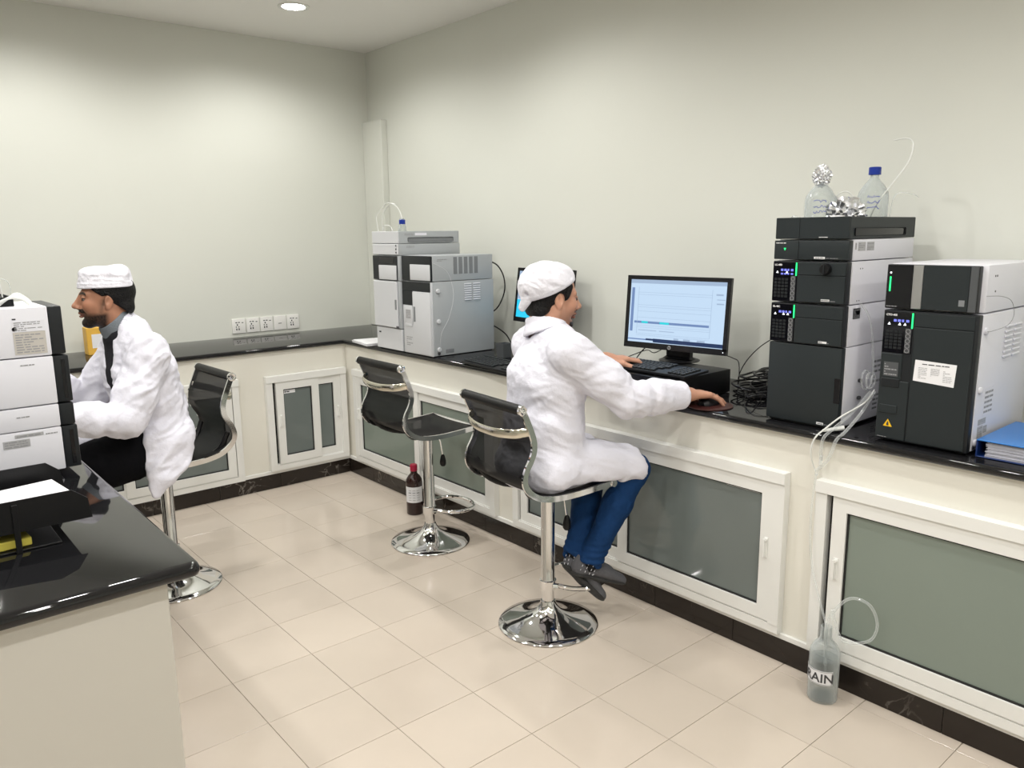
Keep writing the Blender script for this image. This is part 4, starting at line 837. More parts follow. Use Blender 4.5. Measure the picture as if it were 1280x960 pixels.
# letter trays, papers and yellow pad on the island
t = thing('letter_tray', 'two-tier black letter tray at the left edge of the island', 'letter tray', (-2.85, -3.14, .891))
def tier(z0, z1, x1, nm, near=True):
    x0, y0, y1 = -3.03, -3.268, -2.985
    MB().box((x0, y0 + .003, z0), (x1 - .012, y1 - .003, z0 + .004), .001).build(nm + '_floor', m_black, t)
    for yy in (y0, y1):
        if yy == y0 and not near: continue
        MB().prism([(0, 0), (x1 - x0, 0), (x1 - x0 - .006, (z1 - z0) * .65), (x1 - x0 - .036, z1 - z0), (0, z1 - z0)], (x0, yy - .0015 + .003, z0), (1, 0, 0), (0, 0, 1), .003).build(nm + '_side', m_black, t)
    MB().box((x0, y0 + .002, z0 + .004), (x0 + .003, y1 - .002, z1), .001).build(nm + '_back', m_black, t)
tier(.8912, .925, -2.745, 'lower', False); tier(.937, 1.008, -2.692, 'upper')
for (a, b) in ((-2.84, -3.2725), (-2.84, -2.9815), (-3.0, -3.2725), (-3.0, -2.9815)): MB().box((a - .006, b - .002, .8915), (a + .006, b + .002, 1.0), .001).build('post', m_black, t)
for k in range(6):
    w = MB(); a = R(-5 + 2.2 * k); rt_ = Matrix.Rotation(a, 3, 'Z')
    w.box((-3.0, -3.222, .9425 + .0050 * k), (-2.722 + .004 * (k % 3), -3.035, .9432 + .0050 * k), rot=rt_ if k else None)
    for v in w.bm.verts: v.co.z += .04 * max(0, (v.co.x + 2.85)) * (k % 2)
    tag(w.build('paper_sheet', m_paper), ['lowest', 'second lowest', 'third', 'fourth', 'fifth', 'topmost'][k] + ' white sheet in the upper letter tray', 'paper', 'loose sheets in the upper letter tray')
tag(MB().box((-2.99, -3.255, .8965), (-2.815, -3.16, .9155), .002, rot=Matrix.Rotation(R(4), 3, 'Z')).build('yellow_pad', m_yelpad), 'yellow notepad lying in the lower letter tray', 'notepad')
t = thing('carton', 'small yellow carton with white label on the back worktop behind the bearded man', 'box', (-1.955, -.15, .891))
MB().box((-2.02, -.20, .8905), (-1.905, -.11, 1.048), .003).build('box', m_yelbox, t)
MB().box((-1.995, -.2008, .93), (-1.925, -.1998, 1.01)).build('label', m_paper, t)

# ------------------------------------------------------------------ implicit-surface modeller for people
class Field:
    def __init__(s, lo, hi, h):
        s.h = h; s.lo = np.array(lo, np.float32); s.n = np.ceil((np.array(hi) - s.lo) / h).astype(int) + 1
        s.F = np.full(s.n, .06, np.float32); s.ax = [s.lo[i] + h * np.arange(s.n[i], dtype=np.float32) for i in range(3)]
    def reg(s, lo, hi, pad):
        a = np.clip(np.floor((np.array(lo) - pad - s.lo) / s.h).astype(int), 0, s.n); b = np.clip(np.ceil((np.array(hi) + pad - s.lo) / s.h).astype(int) + 1, 0, s.n)
        sl = tuple(slice(a[i], b[i]) for i in range(3)); X, Y, Z = np.meshgrid(*[s.ax[i][sl[i]] for i in range(3)], indexing='ij', sparse=True); return sl, X, Y, Z
    def comb(s, lo, hi, fn, k, mode):
        sl, X, Y, Z = s.reg(lo, hi, max(k, .004) + .03)
        A = s.F[sl]
        if A.size == 0: return
        B = fn(X, Y, Z).astype(np.float32)
        if mode < 0: B = -B; A = -A if False else A; hh = np.maximum(k - np.abs(A - B), 0) / max(k, 1e-6); s.F[sl] = np.maximum(A, B) + hh * hh * k / 4
        else: hh = np.maximum(k - np.abs(A - B), 0) / max(k, 1e-6); s.F[sl] = np.minimum(A, B) - hh * hh * k / 4
    def ell(s, c, r, k=.01, rot=None, mode=1):
        c = np.array(c, float); r = np.array(r, float); m = max(r); Rm = np.array(rot) if rot is not None else np.eye(3)   # columns = local axes
        def fn(X, Y, Z):
            x, y, z = X - c[0], Y - c[1], Z - c[2]; q = [x * Rm[0, i] + y * Rm[1, i] + z * Rm[2, i] for i in range(3)]
            k0 = np.sqrt(sum((q[i] / r[i]) ** 2 for i in range(3))); k1 = np.sqrt(sum((q[i] / r[i] ** 2) ** 2 for i in range(3))) + 1e-6; return k0 * (k0 - 1) / k1
        s.comb(c - m, c + m, fn, k, mode)
    def cone(s, a, b, ra, rb, k=.01, mode=1, side=None, asp=1.0):
        """tapered capsule; asp flattens it across the axis 'side'"""
        a = np.array(a, float); b = np.array(b, float); d = b - a; L2 = d @ d; m = max(ra, rb) * max(1, asp)
        if side is not None:
            sd = np.array(side, float); t = d / math.sqrt(L2); sd = sd - t * (sd @ t); sd /= np.linalg.norm(sd)
        def fn(X, Y, Z):
            x, y, z = X - a[0], Y - a[1], Z - a[2]; t = np.clip((x * d[0] + y * d[1] + z * d[2]) / L2, 0, 1); x = x - t * d[0]; y = y - t * d[1]; z = z - t * d[2]; rr = ra + (rb - ra) * t
            if side is None: return np.sqrt(x * x + y * y + z * z) - rr
            q = x * sd[0] + y * sd[1] + z * sd[2]; e = q / asp; return (np.sqrt(np.maximum(x * x + y * y + z * z - q * q, 0) + e * e) - rr)
        s.comb(np.minimum(a, b) - m, np.maximum(a, b) + m, fn, k, mode)
    def chain(s, pts, k=.02, **kw):
        for (p, r), (q, r2) in zip(pts, pts[1:]): s.cone(p, q, r, r2, k, **kw)
    def half(s, p, n, lo=None, hi=None, k=.004):
        """cut away everything on the side n points to"""
        p = np.array(p, float); n = np.array(n, float); n /= np.linalg.norm(n)
        lo = s.lo if lo is None else lo; hi = s.lo + s.h * s.n if hi is None else hi
        s.comb(lo, hi, lambda X, Y, Z: -((X - p[0]) * n[0] + (Y - p[1]) * n[1] + (Z - p[2]) * n[2]) + 0 * (X + Y + Z), k, -1)
    def mesh(s):
        F = s.F; sg = F < 0; nx, ny, nz = np.array(F.shape) - 1
        cnt = np.zeros((nx, ny, nz), np.uint8)
        for i in (0, 1):
            for j in (0, 1):
                for k in (0, 1): cnt += sg[i:nx + i, j:ny + j, k:nz + k]
        I = np.argwhere((cnt > 0) & (cnt < 8)); idx = np.full((nx, ny, nz), -1, np.int32); idx[tuple(I.T)] = np.arange(len(I))
        P = np.zeros((len(I), 3), np.float32); N = np.zeros(len(I), np.float32)
        cor = [(i, j, k) for i in (0, 1) for j in (0, 1) for k in (0, 1)]
        val = {c: F[I[:, 0] + c[0], I[:, 1] + c[1], I[:, 2] + c[2]] for c in cor}
        for c in cor:
            for ax in range(3):
                if c[ax]: continue
                d = list(c); d[ax] = 1; d = tuple(d); a, b = val[c], val[d]; m = (a < 0) != (b < 0); t = np.where(m, a / np.where(m, a - b, 1), 0)
                q = np.array(c, np.float32)[None, :].repeat(len(I), 0); q[:, ax] += t; P += q * m[:, None]; N += m
        P = (P / N[:, None] + I) * s.h + s.lo
        Q = []
        for ax in range(3):
            o1, o2 = [(1, 2), (2, 0), (0, 1)][ax]
            a = sg[tuple(slice(0, -1) if i == ax else slice(None) for i in range(3))]; b = sg[tuple(slice(1, None) if i == ax else slice(None) for i in range(3))]
            E = np.argwhere(a != b); ok = (E[:, o1] > 0) & (E[:, o2] > 0) & (E[:, o1] < F.shape[o1] - 1) & (E[:, o2] < F.shape[o2] - 1); E = E[ok]
            def at(d1, d2): e = E.copy(); e[:, o1] -= d1; e[:, o2] -= d2; return idx[e[:, 0], e[:, 1], e[:, 2]]
            q = np.stack([at(1, 1), at(0, 1), at(0, 0), at(1, 0)], 1); fl = a[E[:, 0], E[:, 1], E[:, 2]]; q[~fl] = q[~fl][:, ::-1]; Q.append(q)
        return P, np.concatenate(Q)
_lat = np.random.RandomState(5).rand(64, 64, 64).astype(np.float32)
def vnoise(P):
    f = np.floor(P).astype(int); t = P - f; t = t * t * (3 - 2 * t); r = 0
    for i in (0, 1):
        for j in (0, 1):
            for k in (0, 1): r = r + _lat[(f[:, 0] + i) % 64, (f[:, 1] + j) % 64, (f[:, 2] + k) % 64] * (t[:, 0] if i else 1 - t[:, 0]) * (t[:, 1] if j else 1 - t[:, 1]) * (t[:, 2] if k else 1 - t[:, 2])
    return r
def normals(P, Q):
    n = np.cross(P[Q[:, 2]] - P[Q[:, 0]], P[Q[:, 3]] - P[Q[:, 1]]); N = np.zeros_like(P)
    for i in range(4): np.add.at(N, Q[:, i], n)
    return N / (np.linalg.norm(N, axis=1)[:, None] + 1e-9)
def relax(P, Q, n):
    for _ in range(n):
        A = np.zeros_like(P); c = np.zeros(len(P), np.float32)
        for i in range(4): np.add.at(A, Q[:, i], P[Q[:, (i + 1) % 4]] + P[Q[:, (i - 1) % 4]]); np.add.at(c, Q[:, i], 2)
        P = P * .4 + A / c[:, None] * .6
    return P
def surf(F, name, m, parent, tint=None, disp=None, sm=1, label=None):
    P, Q = F.mesh(); P = relax(P, Q, sm)
    if disp is not None:
        N = normals(P, Q); P = P + N * disp(P, N)[:, None]; P = relax(P, Q, 1)
    me = bpy.data.meshes.new(name); me.vertices.add(len(P)); me.vertices.foreach_set('co', P.astype(np.float32).ravel())
    me.loops.add(len(Q) * 4); me.loops.foreach_set('vertex_index', Q.astype(np.int32).ravel()); me.polygons.add(len(Q)); me.polygons.foreach_set('loop_start', np.arange(0, len(Q) * 4, 4, dtype=np.int32)); me.update(calc_edges=True); me.validate()
    if tint is not None:
        at = me.color_attributes.new('tint', 'FLOAT_COLOR', 'POINT'); c = np.ones((len(P), 4), np.float32); c[:, :3] = tint(P); at.data.foreach_set('color', c.ravel())
    return link(me, name, m, parent, label, ang=80)
def ik(a, b, l1, l2, pole):
    a, b, pole = V(a), V(b), V(pole); d = b - a; L = min(d.length, (l1 + l2) * .999); d.normalize(); x = (l1 * l1 - l2 * l2 + L * L) / (2 * L); h = math.sqrt(max(l1 * l1 - x * x, 0)); p = pole - d * pole.dot(d); p.normalize(); return a + d * x + p * h
def folds(scale, amp, seed, dirn=(0, 0, 1), stretch=3.5):
    d = np.array(dirn, float); d /= np.linalg.norm(d)
    def f(P, N):
        A = P @ d; Pp = P - np.outer(A, d) * (1 - 1 / stretch); w = vnoise(P * 7 + seed * 3.3)[:, None] * .05
        n1 = vnoise((Pp + w) * scale + seed); n2 = vnoise((Pp + w) * scale * 2.3 + seed * 7)
        return amp * (1 - 2 * np.abs(2 * n1 - 1)) * .7 + amp * .45 * (1 - 2 * np.abs(2 * n2 - 1))
    return f
class Head:
    """head frame: x forward, y to the person's left, z up; origin between the ears"""
    def __init__(s, o, yaw, pitch, roll=0, sc=1.0):
        s.o = V(o); s.R = (Matrix.Rotation(yaw, 3, 'Z') @ Matrix.Rotation(pitch, 3, 'Y') @ Matrix.Rotation(roll, 3, 'X')); s.s = sc; s.Rn = np.array(s.R)
    def w(s, x, y, z): return s.o + s.R @ (V((x, y, z)) * s.s)
    def loc(s, P): return ((P - np.array(s.o)) @ s.Rn) / s.s
    def build(s, F):
        E = lambda c, r, k, mode=1, rot=None: F.ell(s.w(*c), [q * s.s for q in r], k, s.Rn if rot is None else s.Rn @ np.array(rot), mode)
        K = lambda a, b, ra, rb, k, mode=1: F.cone(s.w(*a), s.w(*b), ra * s.s, rb * s.s, k, mode)
        E((-.012, 0, .040), (.096, .075, .086), .01); E((.030, 0, -.020), (.062, .060, .086), .03)
        for y in (-1, 1):
            K((-.002, .050 * y, -.050), (.062, .014 * y, -.098), .023, .017, .025); E((.060, .040 * y, -.022), (.028, .024, .028), .02)
            K((.084, .012 * y, .026), (.070, .050 * y, .026), .010, .008, .014)
        E((.076, 0, -.100), (.019, .022, .017), .02)
        for y in (-1, 1): E((.101, .033 * y, .004), (.018, .018, .012), .012, -1)
        K((.082, 0, .018), (.100, 0, -.024), .012, .0125, .010); K((.090, 0, .020), (.117, 0, -.022), .0085, .0098, .012); E((.118, 0, -.028), (.0125, .0115, .010), .008)
        for y in (-1, 1): E((.104, .013 * y, -.033), (.011, .008, .008), .006)
        E((.090, 0, -.052), (.015, .024, .014), .012); E((.099, 0, -.057), (.009, .021, .0058), .005); E((.096, 0, -.070), (.009, .017, .0062), .005)
        E((.107, 0, -.0640), (.010, .018, .0014), .003, -1)
        for y in (-1, 1): E((.0780, .033 * y, .0112), (.0150, .0165, .0060), .002); E((.0765, .033 * y, -.0068), (.0140, .0155, .0045), .002)
        for y in (-1, 1):
            er = Matrix.Rotation(R(16) * y, 3, 'Z') @ Matrix.Rotation(R(-12), 3, 'Y')
            E((-.010, .076 * y, -.004), (.018, .0075, .031), .006, 1, er); E((-.006, .0865 * y, -.001), (.0105, .008, .018), .003, -1, er); E((-.004, .076 * y, -.030), (.009, .006, .009), .006, 1)
        F.cone(s.w(-.025, 0, -.045), s.w(-.030, 0, -.10), .054 * s.s, .056 * s.s, .03)
    def tint(s, skin, beard, bear_fn, near=.3):
        def f(P):
            L = s.loc(P); c = np.tile(np.array(skin, np.float32), (len(P), 1)); inh = (np.abs(L[:, 0]) < .16) & (np.abs(L[:, 1]) < .12) & (L[:, 2] > -.13) & (L[:, 2] < .16)
            def mix(m, col): m = (np.clip(m, 0, 1) * inh)[:, None]; nonlocal c; c = c * (1 - m) + np.array(col, np.float32) * m
            nz = vnoise(P * 260)
            cheek = np.exp(-(((L[:, 0] - .07) / .03) ** 2 + ((np.abs(L[:, 1]) - .045) / .02) ** 2 + ((L[:, 2] + .02) / .025) ** 2)); mix(cheek * .35, (skin[0] * 1.05, skin[1] * .78, skin[2] * .72))
            lip = (L[:, 0] > .085) & (np.abs(L[:, 1]) < .022) & (L[:, 2] > -.076) & (L[:, 2] < -.0525); mix(lip * .9, (skin[0] * .50, skin[1] * .40, skin[2] * .45))
            b = bear_fn(L) * (.88 + .24 * nz); mix(b * ~lip if b.dtype == bool else b * (1 - lip), beard)
            brow = ((L[:, 2] - (.030 - 2.5 * (np.abs(L[:, 1]) - .032) ** 2 * 4)).__abs__() < .0052) & (np.abs(L[:, 1]) > .010) & (np.abs(L[:, 1]) < .056) & (L[:, 0] > .05); mix(brow * .95, (.008, .006, .005))
            lid = ((np.abs(L[:, 1]) - .033).__abs__() < .017) & ((L[:, 2] - .009).__abs__() < .0022) & (L[:, 0] > .07); mix(lid * .7, (.02, .012, .01))
            return c
        return f
    def eyes(s, parent):
        for y in (-1, 1):
            e = MB().lathe([(.0118 * math.sin(a) * s.s, -.0118 * math.cos(a) * s.s) for a in np.linspace(0.01, math.pi - .01, 12)], s.w(.0765, .033 * y, .0035), 20, axis=s.R @ Matrix.Rotation(R(90), 3, 'Y')).build('eye', m_eye, parent)
            MB().lathe([(0, .0), (.0062 * s.s, .0), (.0055 * s.s, .0022), (0, .0034)], s.w(.0878, .0335 * y, .0025), 16, axis=s.R @ Matrix.Rotation(R(90), 3, 'Y')).build('iris', m_iris, e)
def hand(F, wrist, palm_dir, up, side, curls, spread=1.0, thumb=(.9, .5, -.25), sc=1.0, tilt=0):
    """palm_dir: wrist to knuckles, up: back of the hand, side: direction of the thumb"""
    w = V(wrist); d = V(palm_dir).normalized(); u_ = V(up); u_ = (u_ - d * u_.dot(d)).normalized(); sd = V(side); sd = (sd - d * sd.dot(d) - u_ * sd.dot(u_)).normalized()
    q = lambda a, b, c: w + (d * a + sd * b + u_ * c) * sc
    F.cone(q(-.03, 0, 0), q(.015, 0, 0), .026 * sc, .025 * sc, .015, side=sd, asp=1.15)
    for b in (-.030, -.010, .010, .028): F.cone(q(.012, b * .55, 0), q(.082, b, .002), .0135 * sc, .0115 * sc, .014)
    kn = [(.086, .029), (.090, .010), (.086, -.010), (.078, -.029)]; ln = [(.040, .024, .020), (.044, .028, .021), (.041, .026, .020), (.032, .020, .018)]
    for i, ((a, b), ls_) in enumerate(zip(kn, ln)):
        p = q(a, b, .001); ang = curls[i][0]; sp = R((6, 1, -4, -10)[i]) * spread
        for j, l in enumerate(ls_):
            if j: ang += curls[i][j]
            dd = (d * math.cos(ang) * math.cos(sp) + sd * math.sin(sp) - u_ * math.sin(ang)).normalized(); p2 = p + dd * l * sc; r0 = (.0092, .0083, .0075)[j] * sc; r1 = (.0083, .0075, .0065)[j] * sc; F.cone(p, p2, r0 * (.92 if i == 3 else 1), r1 * (.92 if i == 3 else 1), .0035); p = p2
    t0 = q(.022, .022, -.006); t1 = q(.052, .048, -.012); t2 = t1 + (d * thumb[0] + sd * thumb[1] + u_ * thumb[2]).normalized() * .032 * sc; t3 = t2 + (d * (thumb[0] + .1) + sd * (thumb[1] - .25) + u_ * thumb[2]).normalized() * .026 * sc
    F.cone(t0, t1, .0155 * sc, .0125 * sc, .012); F.cone(t1, t2, .0112 * sc, .0100 * sc, .004); F.cone(t2, t3, .0098 * sc, .0080 * sc, .004)
SKIN = (.50, .255, .165)
# ------------------------------------------------------------------ the man in jeans (right)
def person_right():
    t = thing('person', 'man in white lab coat, white cap and blue jeans seated at the large monitor', 'person', (-1.04, -3.0, 0))
    a = R(-12); Fd, Lf = V((math.cos(a), math.sin(a), 0)), V((-math.sin(a), math.cos(a), 0))
    hip = V((-1.065, -2.995, .69)); chest = V((-1.035, -3.000, 1.02)); neck = V((-1.015, -3.005, 1.17))
    H = Head((-.990, -2.985, 1.310), R(-17), R(5), R(0), .96)
    SR = chest - Lf * .165 + V((0, 0, .105)); SL = chest + Lf * .142 + V((0.02, 0, .095))
    WR = V((-.672, -3.372, .948)); WL = V((-.660, -2.955, 1.034))
    ER = ik(SR, WR, .275, .244, (-.25, -.40, -1)); EL = ik(SL, WL, .268, .238, (-.2, .2, -1))
    # body: head, neck, chest, arms and hands in one skin
    F = Field((-1.26, -3.52, .84), (-.42, -2.70, 1.45), .0026); H.build(F)
    F.cone(H.w(-.03, 0, -.08), neck, .054, .057, .02); F.chain([(neck - V((0, 0, .03)), .06), (chest, .10)], .02, side=Lf, asp=1.3)
    for Sx, E_, W_ in ((SR, ER, WR), (SL, EL, WL)): F.chain([(neck - V((0, 0, .05)), .045), (Sx - V((0, 0, .01)), .045), (E_, .038), (W_, .028)], .02)
    dR = V((.95, -.22, -.10)); hand(F, WR + dR * .012, dR, (0.10, 0, 1), (.1, 1, -.2), [(.16, .20, .16), (.16, .22, .18), (.20, .25, .2), (.30, .3, .25)], 1.5, (.9, .35, -.35), sc=1.08)
    dL = V((.90, -.40, -.05)); hand(F, WL + dL * .010, dL, (0, 0, 1), (-.3, -1, -.1), [(.15, .45, .35), (.12, .5, .35), (.18, .5, .35), (.25, .55, .3)], 1.2, (.75, .65, -.30))
    def beard(L):
        r = ((L[:, 2] < -.088) & (L[:, 0] > .066)) * .85 + ((L[:, 2] < -.040) & (L[:, 2] > -.052) & (L[:, 0] > .088)) * .85
        jaw = np.clip((-.045 - L[:, 2]) / .03, 0, 1) * np.clip((L[:, 0] + .01) / .03, 0, 1); return np.clip(r + jaw * .22, 0, 1)
    surf(F, 'body', m_skin, t, tint=H.tint((.52, .275, .185), (.02, .014, .012), beard)); H.eyes(t)
    # hair below the cap
    F = Field((-1.12, -3.14, 1.19), (-.84, -2.86, 1.46), .0025)
    F.ell(H.w(-.014, 0, .036), (.100, .0795, .088), .004, H.Rn)
    F.cone(H.w(-.062, -.025, -.045), H.w(-.062, .025, -.045), .040, .040, .02)
    for y in (-1, 1): F.cone(H.w(.040, .066 * y, .050), H.w(.020, .072 * y, -.004), .012, .006, .01)
    F.half(H.w(.045, 0, .03), H.R @ V((1, 0, -.15)), k=.006); F.ell(H.w(-.002, -.080, -.010), (.024, .02, .034), .004, H.Rn, -1); F.ell(H.w(-.002, .080, -.010), (.024, .02, .034), .004, H.Rn, -1)
    F.half(H.w(.0, 0, -.022), H.R @ V((.75, 0, -1)), k=.006); F.half(H.w(0, 0, -.078), H.R @ V((0, 0, -1)), k=.01)
    surf(F, 'hair', m_hair, t)
    # cap: tilted back, gathered, with a tie at the nape
    F = Field((-1.18, -3.16, 1.20), (-.82, -2.80, 1.50), .0028)
    Rc = H.R @ Matrix.Rotation(R(-27), 3, 'Y'); Rn = np.array(Rc); c0 = H.w(-.020, 0, .046)
    F.ell(c0, (.104, .085, .087), .01, Rn); F.ell(H.w(-.060, 0, .062), (.074, .078, .068), .03, H.Rn); F.ell(H.w(-.105, 0, .034), (.030, .052, .040), .03, H.Rn)
    F.half(c0 + Rc @ V((0, 0, -.012)), Rc @ V((0, 0, -1)), k=.004)
    F.ell(c0 + Rc @ V((0, 0, -.055)), (.0975, .0785, .06), .003, Rn, -1)
    F.ell(H.w(-.128, -.030, .012), (.014, .012, .014), .006, H.Rn, -1)
    F.cone(H.w(-.120, -.008, -.012), H.w(-.128, .010, -.046), .014, .009, .008, side=(0, 1, 0), asp=1.6)
    def capd(P, N):
        L = H.loc(P); z = ((P - np.array(c0)) @ Rn)[:, 2]; band = np.clip((z + .002) / .012, 0, 1); return folds(26, .0045, 3, np.array(H.R @ V((-1, 0, .4))), 2.5)(P, N) * (.2 + band) + .0018 * (z < .006)
    surf(F, 'cap', m_capc, t, disp=capd)
    # coat
    F = Field((-1.30, -3.50, .56), (-.58, -2.66, 1.30), .0046)
    F.chain([(hip + V((0, 0, .0)), .130), (hip + (chest - hip) * .4, .128), (chest - V((0, 0, .02)), .130)], .05, side=Lf, asp=1.30)
    F.cone(chest, neck - V((0, 0, .03)), .125, .085, .05, side=Lf, asp=1.35)
    for sg, Sx, E_, W_ in ((-1, SR, ER, WR), (1, SL, EL, WL)):
        F.cone(neck - V((0, 0, .030)), Sx + V((0, 0, .003)), .052, .064, .04)
        dd = (W_ - E_).normalized(); F.chain([(Sx, .074), (Sx + (E_ - Sx) * .6, .066), (E_, .060)], .035); F.chain([(E_, .060), (E_ + (W_ - E_) * .5, .055), (W_ + dd * .02, .046)], .02, side=(0, 0, 1), asp=1.10)
        F.half(W_ - dd * .0, dd, W_ - V((.07, .07, .07)), W_ + V((.07, .07, .07))); F.cone(W_ - dd * .03, W_ + dd * .06, .030, .030, .004, -1)
    kR = V((-.775, -3.195, .655)); kL = V((-.79, -2.95, .655))
    for kn, sg in ((kR, -1), (kL, 1)):
        hp = hip + Lf * .085 * sg; F.chain([(hp - V((0, 0, .01)), .098), (hp + (kn - hp) * .55, .086), (kn, .078)], .045)
    F.ell(hip + V((-.02, 0, -.02)), (.145, .205, .115), .03, np.array(Matrix((Fd, Lf, V((0, 0, 1)))).transposed()))
    F.half(kR + V((.030, 0, 0)), (1, -.15, .25), (-.80, -3.45, .50), (-.50, -2.70, .74), k=.01)
    F.half((0, 0, .606), (0, 0, -1), k=.01); F.half((0, 0, .626), (0, 0, -1), (-1.25, -3.40, .5), (-.90, -3.20, .60), k=.01)
    # thighs come out of the open hem
    F.cone(kR - V((.02, 0, 0)), kR + V((.10, -.02, -.01)), .064, .064, .004, -1); F.cone(kL - V((.02, 0, 0)), kL + V((.10, 0, -.01)), .064, .064, .004, -1)
    # collar
    nb = H.w(-.028, 0, -.100); F.cone(nb + V((-.004, 0, -.09)), nb + V((-.002, 0, .05)), .056, .062, .006, -1)
    sleeve = (ER - SR).normalized()
    def dsp(P, N):
        base = folds(8, .012, 2, (.25, -.3, 1), 1.3)(P, N) * .45 + folds(19, .008, 9, (.75, -.45, -.35), 7.0)(P, N) * .9
        q = P - np.array(WR); near = np.exp(-np.abs(q @ np.array((WR - ER).normalized())) / .05) * (np.linalg.norm(q, axis=1) < .2)
        arm = ((P[:, 0] > -.93) & (P[:, 1] < -3.12) & (P[:, 2] > .85)); s_ = (P - np.array(ER)) @ np.array((WR - ER).normalized())
        Ap = np.array(SR) + np.array((-.02, -.03, -.11)); u_ = (P - Ap) @ np.array(Lf); z_ = P[:, 2] - Ap[2]; rr_ = np.sqrt(u_ ** 2 + z_ ** 2); th = np.arctan2(z_, u_)
        rad = .0045 * np.sin(th * 15 + 4 * vnoise(P * 11)) * np.exp(-rr_ / .16) * np.clip(rr_ / .12 - .25, 0, 1) * (P[:, 0] < -.95)
        return rad + base * .75 * (1 - .3 * near) + arm * .0042 * np.sin(s_ * 105 + 6 * vnoise(P * 14)) * np.clip(1 - np.abs(s_ - .02) / .16, 0, 1)
    surf(F, 'lab_coat', m_coat, t, disp=dsp, sm=2)
    ax = (H.w(-.02, 0, -.06) - (neck + V((.0, 0, -.01)))).normalized(); F = Field((-1.16, -3.15, 1.08), (-.84, -2.84, 1.30), .003)
    F.cone(nb - ax * .030, nb + ax * .006, .088, .073, .006); F.cone(nb - ax * .09, nb + ax * .06, .064, .066, .003, -1); nf = (ax + Fd * .30).normalized()
    F.half(nb + ax * .010, nf, k=.004); F.half(nb - ax * .026 + Fd * .0, -(ax - Fd * .15), k=.004); F.ell(nb + Fd * .100 - ax * .01, (.035, .026, .06), .006, None, -1)
    surf(F, 'collar', m_coat, t, disp=folds(20, .002, 3))
    # seams and pocket edges of the coat are left to the folds; jeans
    F = Field((-1.10, -3.33, .22), (-.62, -2.84, .73), .0045)
    AR = V((-.935, -3.150, .300)); AL = V((-.950, -3.075, .305)); KR = V((-.752, -3.200, .632)); KL = V((-.775, -3.005, .625))
    F.chain([(V((-1.02, -3.08, .680)), .066), (KR, .058), (KR + (AR - KR) * .40, .0545), (AR, .043), (AR + (AR - KR).normalized() * .018, .046)], .02)
    F.chain([(V((-1.02, -2.93, .680)), .066), (KL, .058), (KL + (AL - KL) * .40, .054), (AL, .043), (AL + (AL - KL).normalized() * .018, .046)], .02)
    for A_, K_ in ((AR, KR), (AL, KL)):
        d = (A_ - K_).normalized(); F.half(A_ + d * .030, d, A_ - V((.09, .05, .07)), A_ + V((.05, .05, .05))) if A_ is AR else None
    surf(F, 'jeans', m_jeans, t, disp=lambda P, N: folds(14, .005, 4, (.4, .1, 1), 1.0)(P, N) + .003 * np.sin(P[:, 2] * 260 + 5 * vnoise(P * 12)) * np.clip((.39 - P[:, 2]) / .08, 0, 1), sm=2)
    def foot(A_, K_, heel, toe, up, nm):
        d = (A_ - K_).normalized(); toe, heel, up = V(toe), V(heel), V(up); f = (toe - heel); L = f.length; f.normalize(); up = (up - f * up.dot(f)).normalized(); sd = up.cross(f)
        F = Field(np.minimum(np.minimum(heel, toe), A_) - .09, np.maximum(np.maximum(heel, toe), A_) + .09, .0035)
        F.chain([(A_, .036), (heel + f * .045 + up * .030, .033), (heel + f * .09 + up * .022, .030)], .02); sock_ = surf(F, 'sock', m_sock, t, disp=folds(30, .002, 2))
        st = MB()
        for k in range(3):
            for j in range(12):
                an = j / 12 * 6.283; c = A_ + d * (.030 + .016 * k); ax = d.orthogonal().normalized(); bx = d.cross(ax); p = c + (ax * math.cos(an) + bx * math.sin(an)) * (.0385 - .0005 * k); st.tube([p - d * .004, p + d * .004], .0011, 4)
        st.build('sock_stitch', m_inst, sock_, stuff=True)
        F = Field(np.minimum(heel, toe) - .09, np.maximum(heel, toe) + .09, .0035)
        F.cone(heel + f * .030 + up * .022, heel + f * L * .55 + up * .024, .034, .036, .02, side=up, asp=.85); F.cone(heel + f * L * .5 + up * .022, heel + f * (L - .035) + up * .008, .040, .036, .03, side=up, asp=.62)
        F.cone(heel + f * .028 + up * .02, heel + f * .026 + up * .062, .032, .030, .02)
        F.cone(heel + f * .040 + up * .045, heel + f * .05 + up * .12, .0285, .036, .006, -1); F.half(heel - up * .008, -up, k=.004)
        sh = surf(F, nm, m_shoe, t, disp=folds(30, .0012, 6))
        F = Field(np.minimum(heel, toe) - .09, np.maximum(heel, toe) + .09, .0035)
        F.cone(heel + f * .030 - up * .006, heel + f * L * .5 - up * .006, .034, .036, .02, side=up, asp=.34); F.cone(heel + f * L * .5 - up * .006, heel + f * (L - .035) - up * .004, .042, .037, .02, side=up, asp=.30)
        surf(F, 'sole', m_sole, sh)
    foot(AR, KR, (-1.005, -3.115, .248), (-.785, -3.190, .160), (.3, 0, 1), 'shoe')
    foot(AL, KL, (-1.000, -3.060, .262), (-.885, -3.170, .105), (.8, -.1, .6), 'shoe')
    return t
person_right()
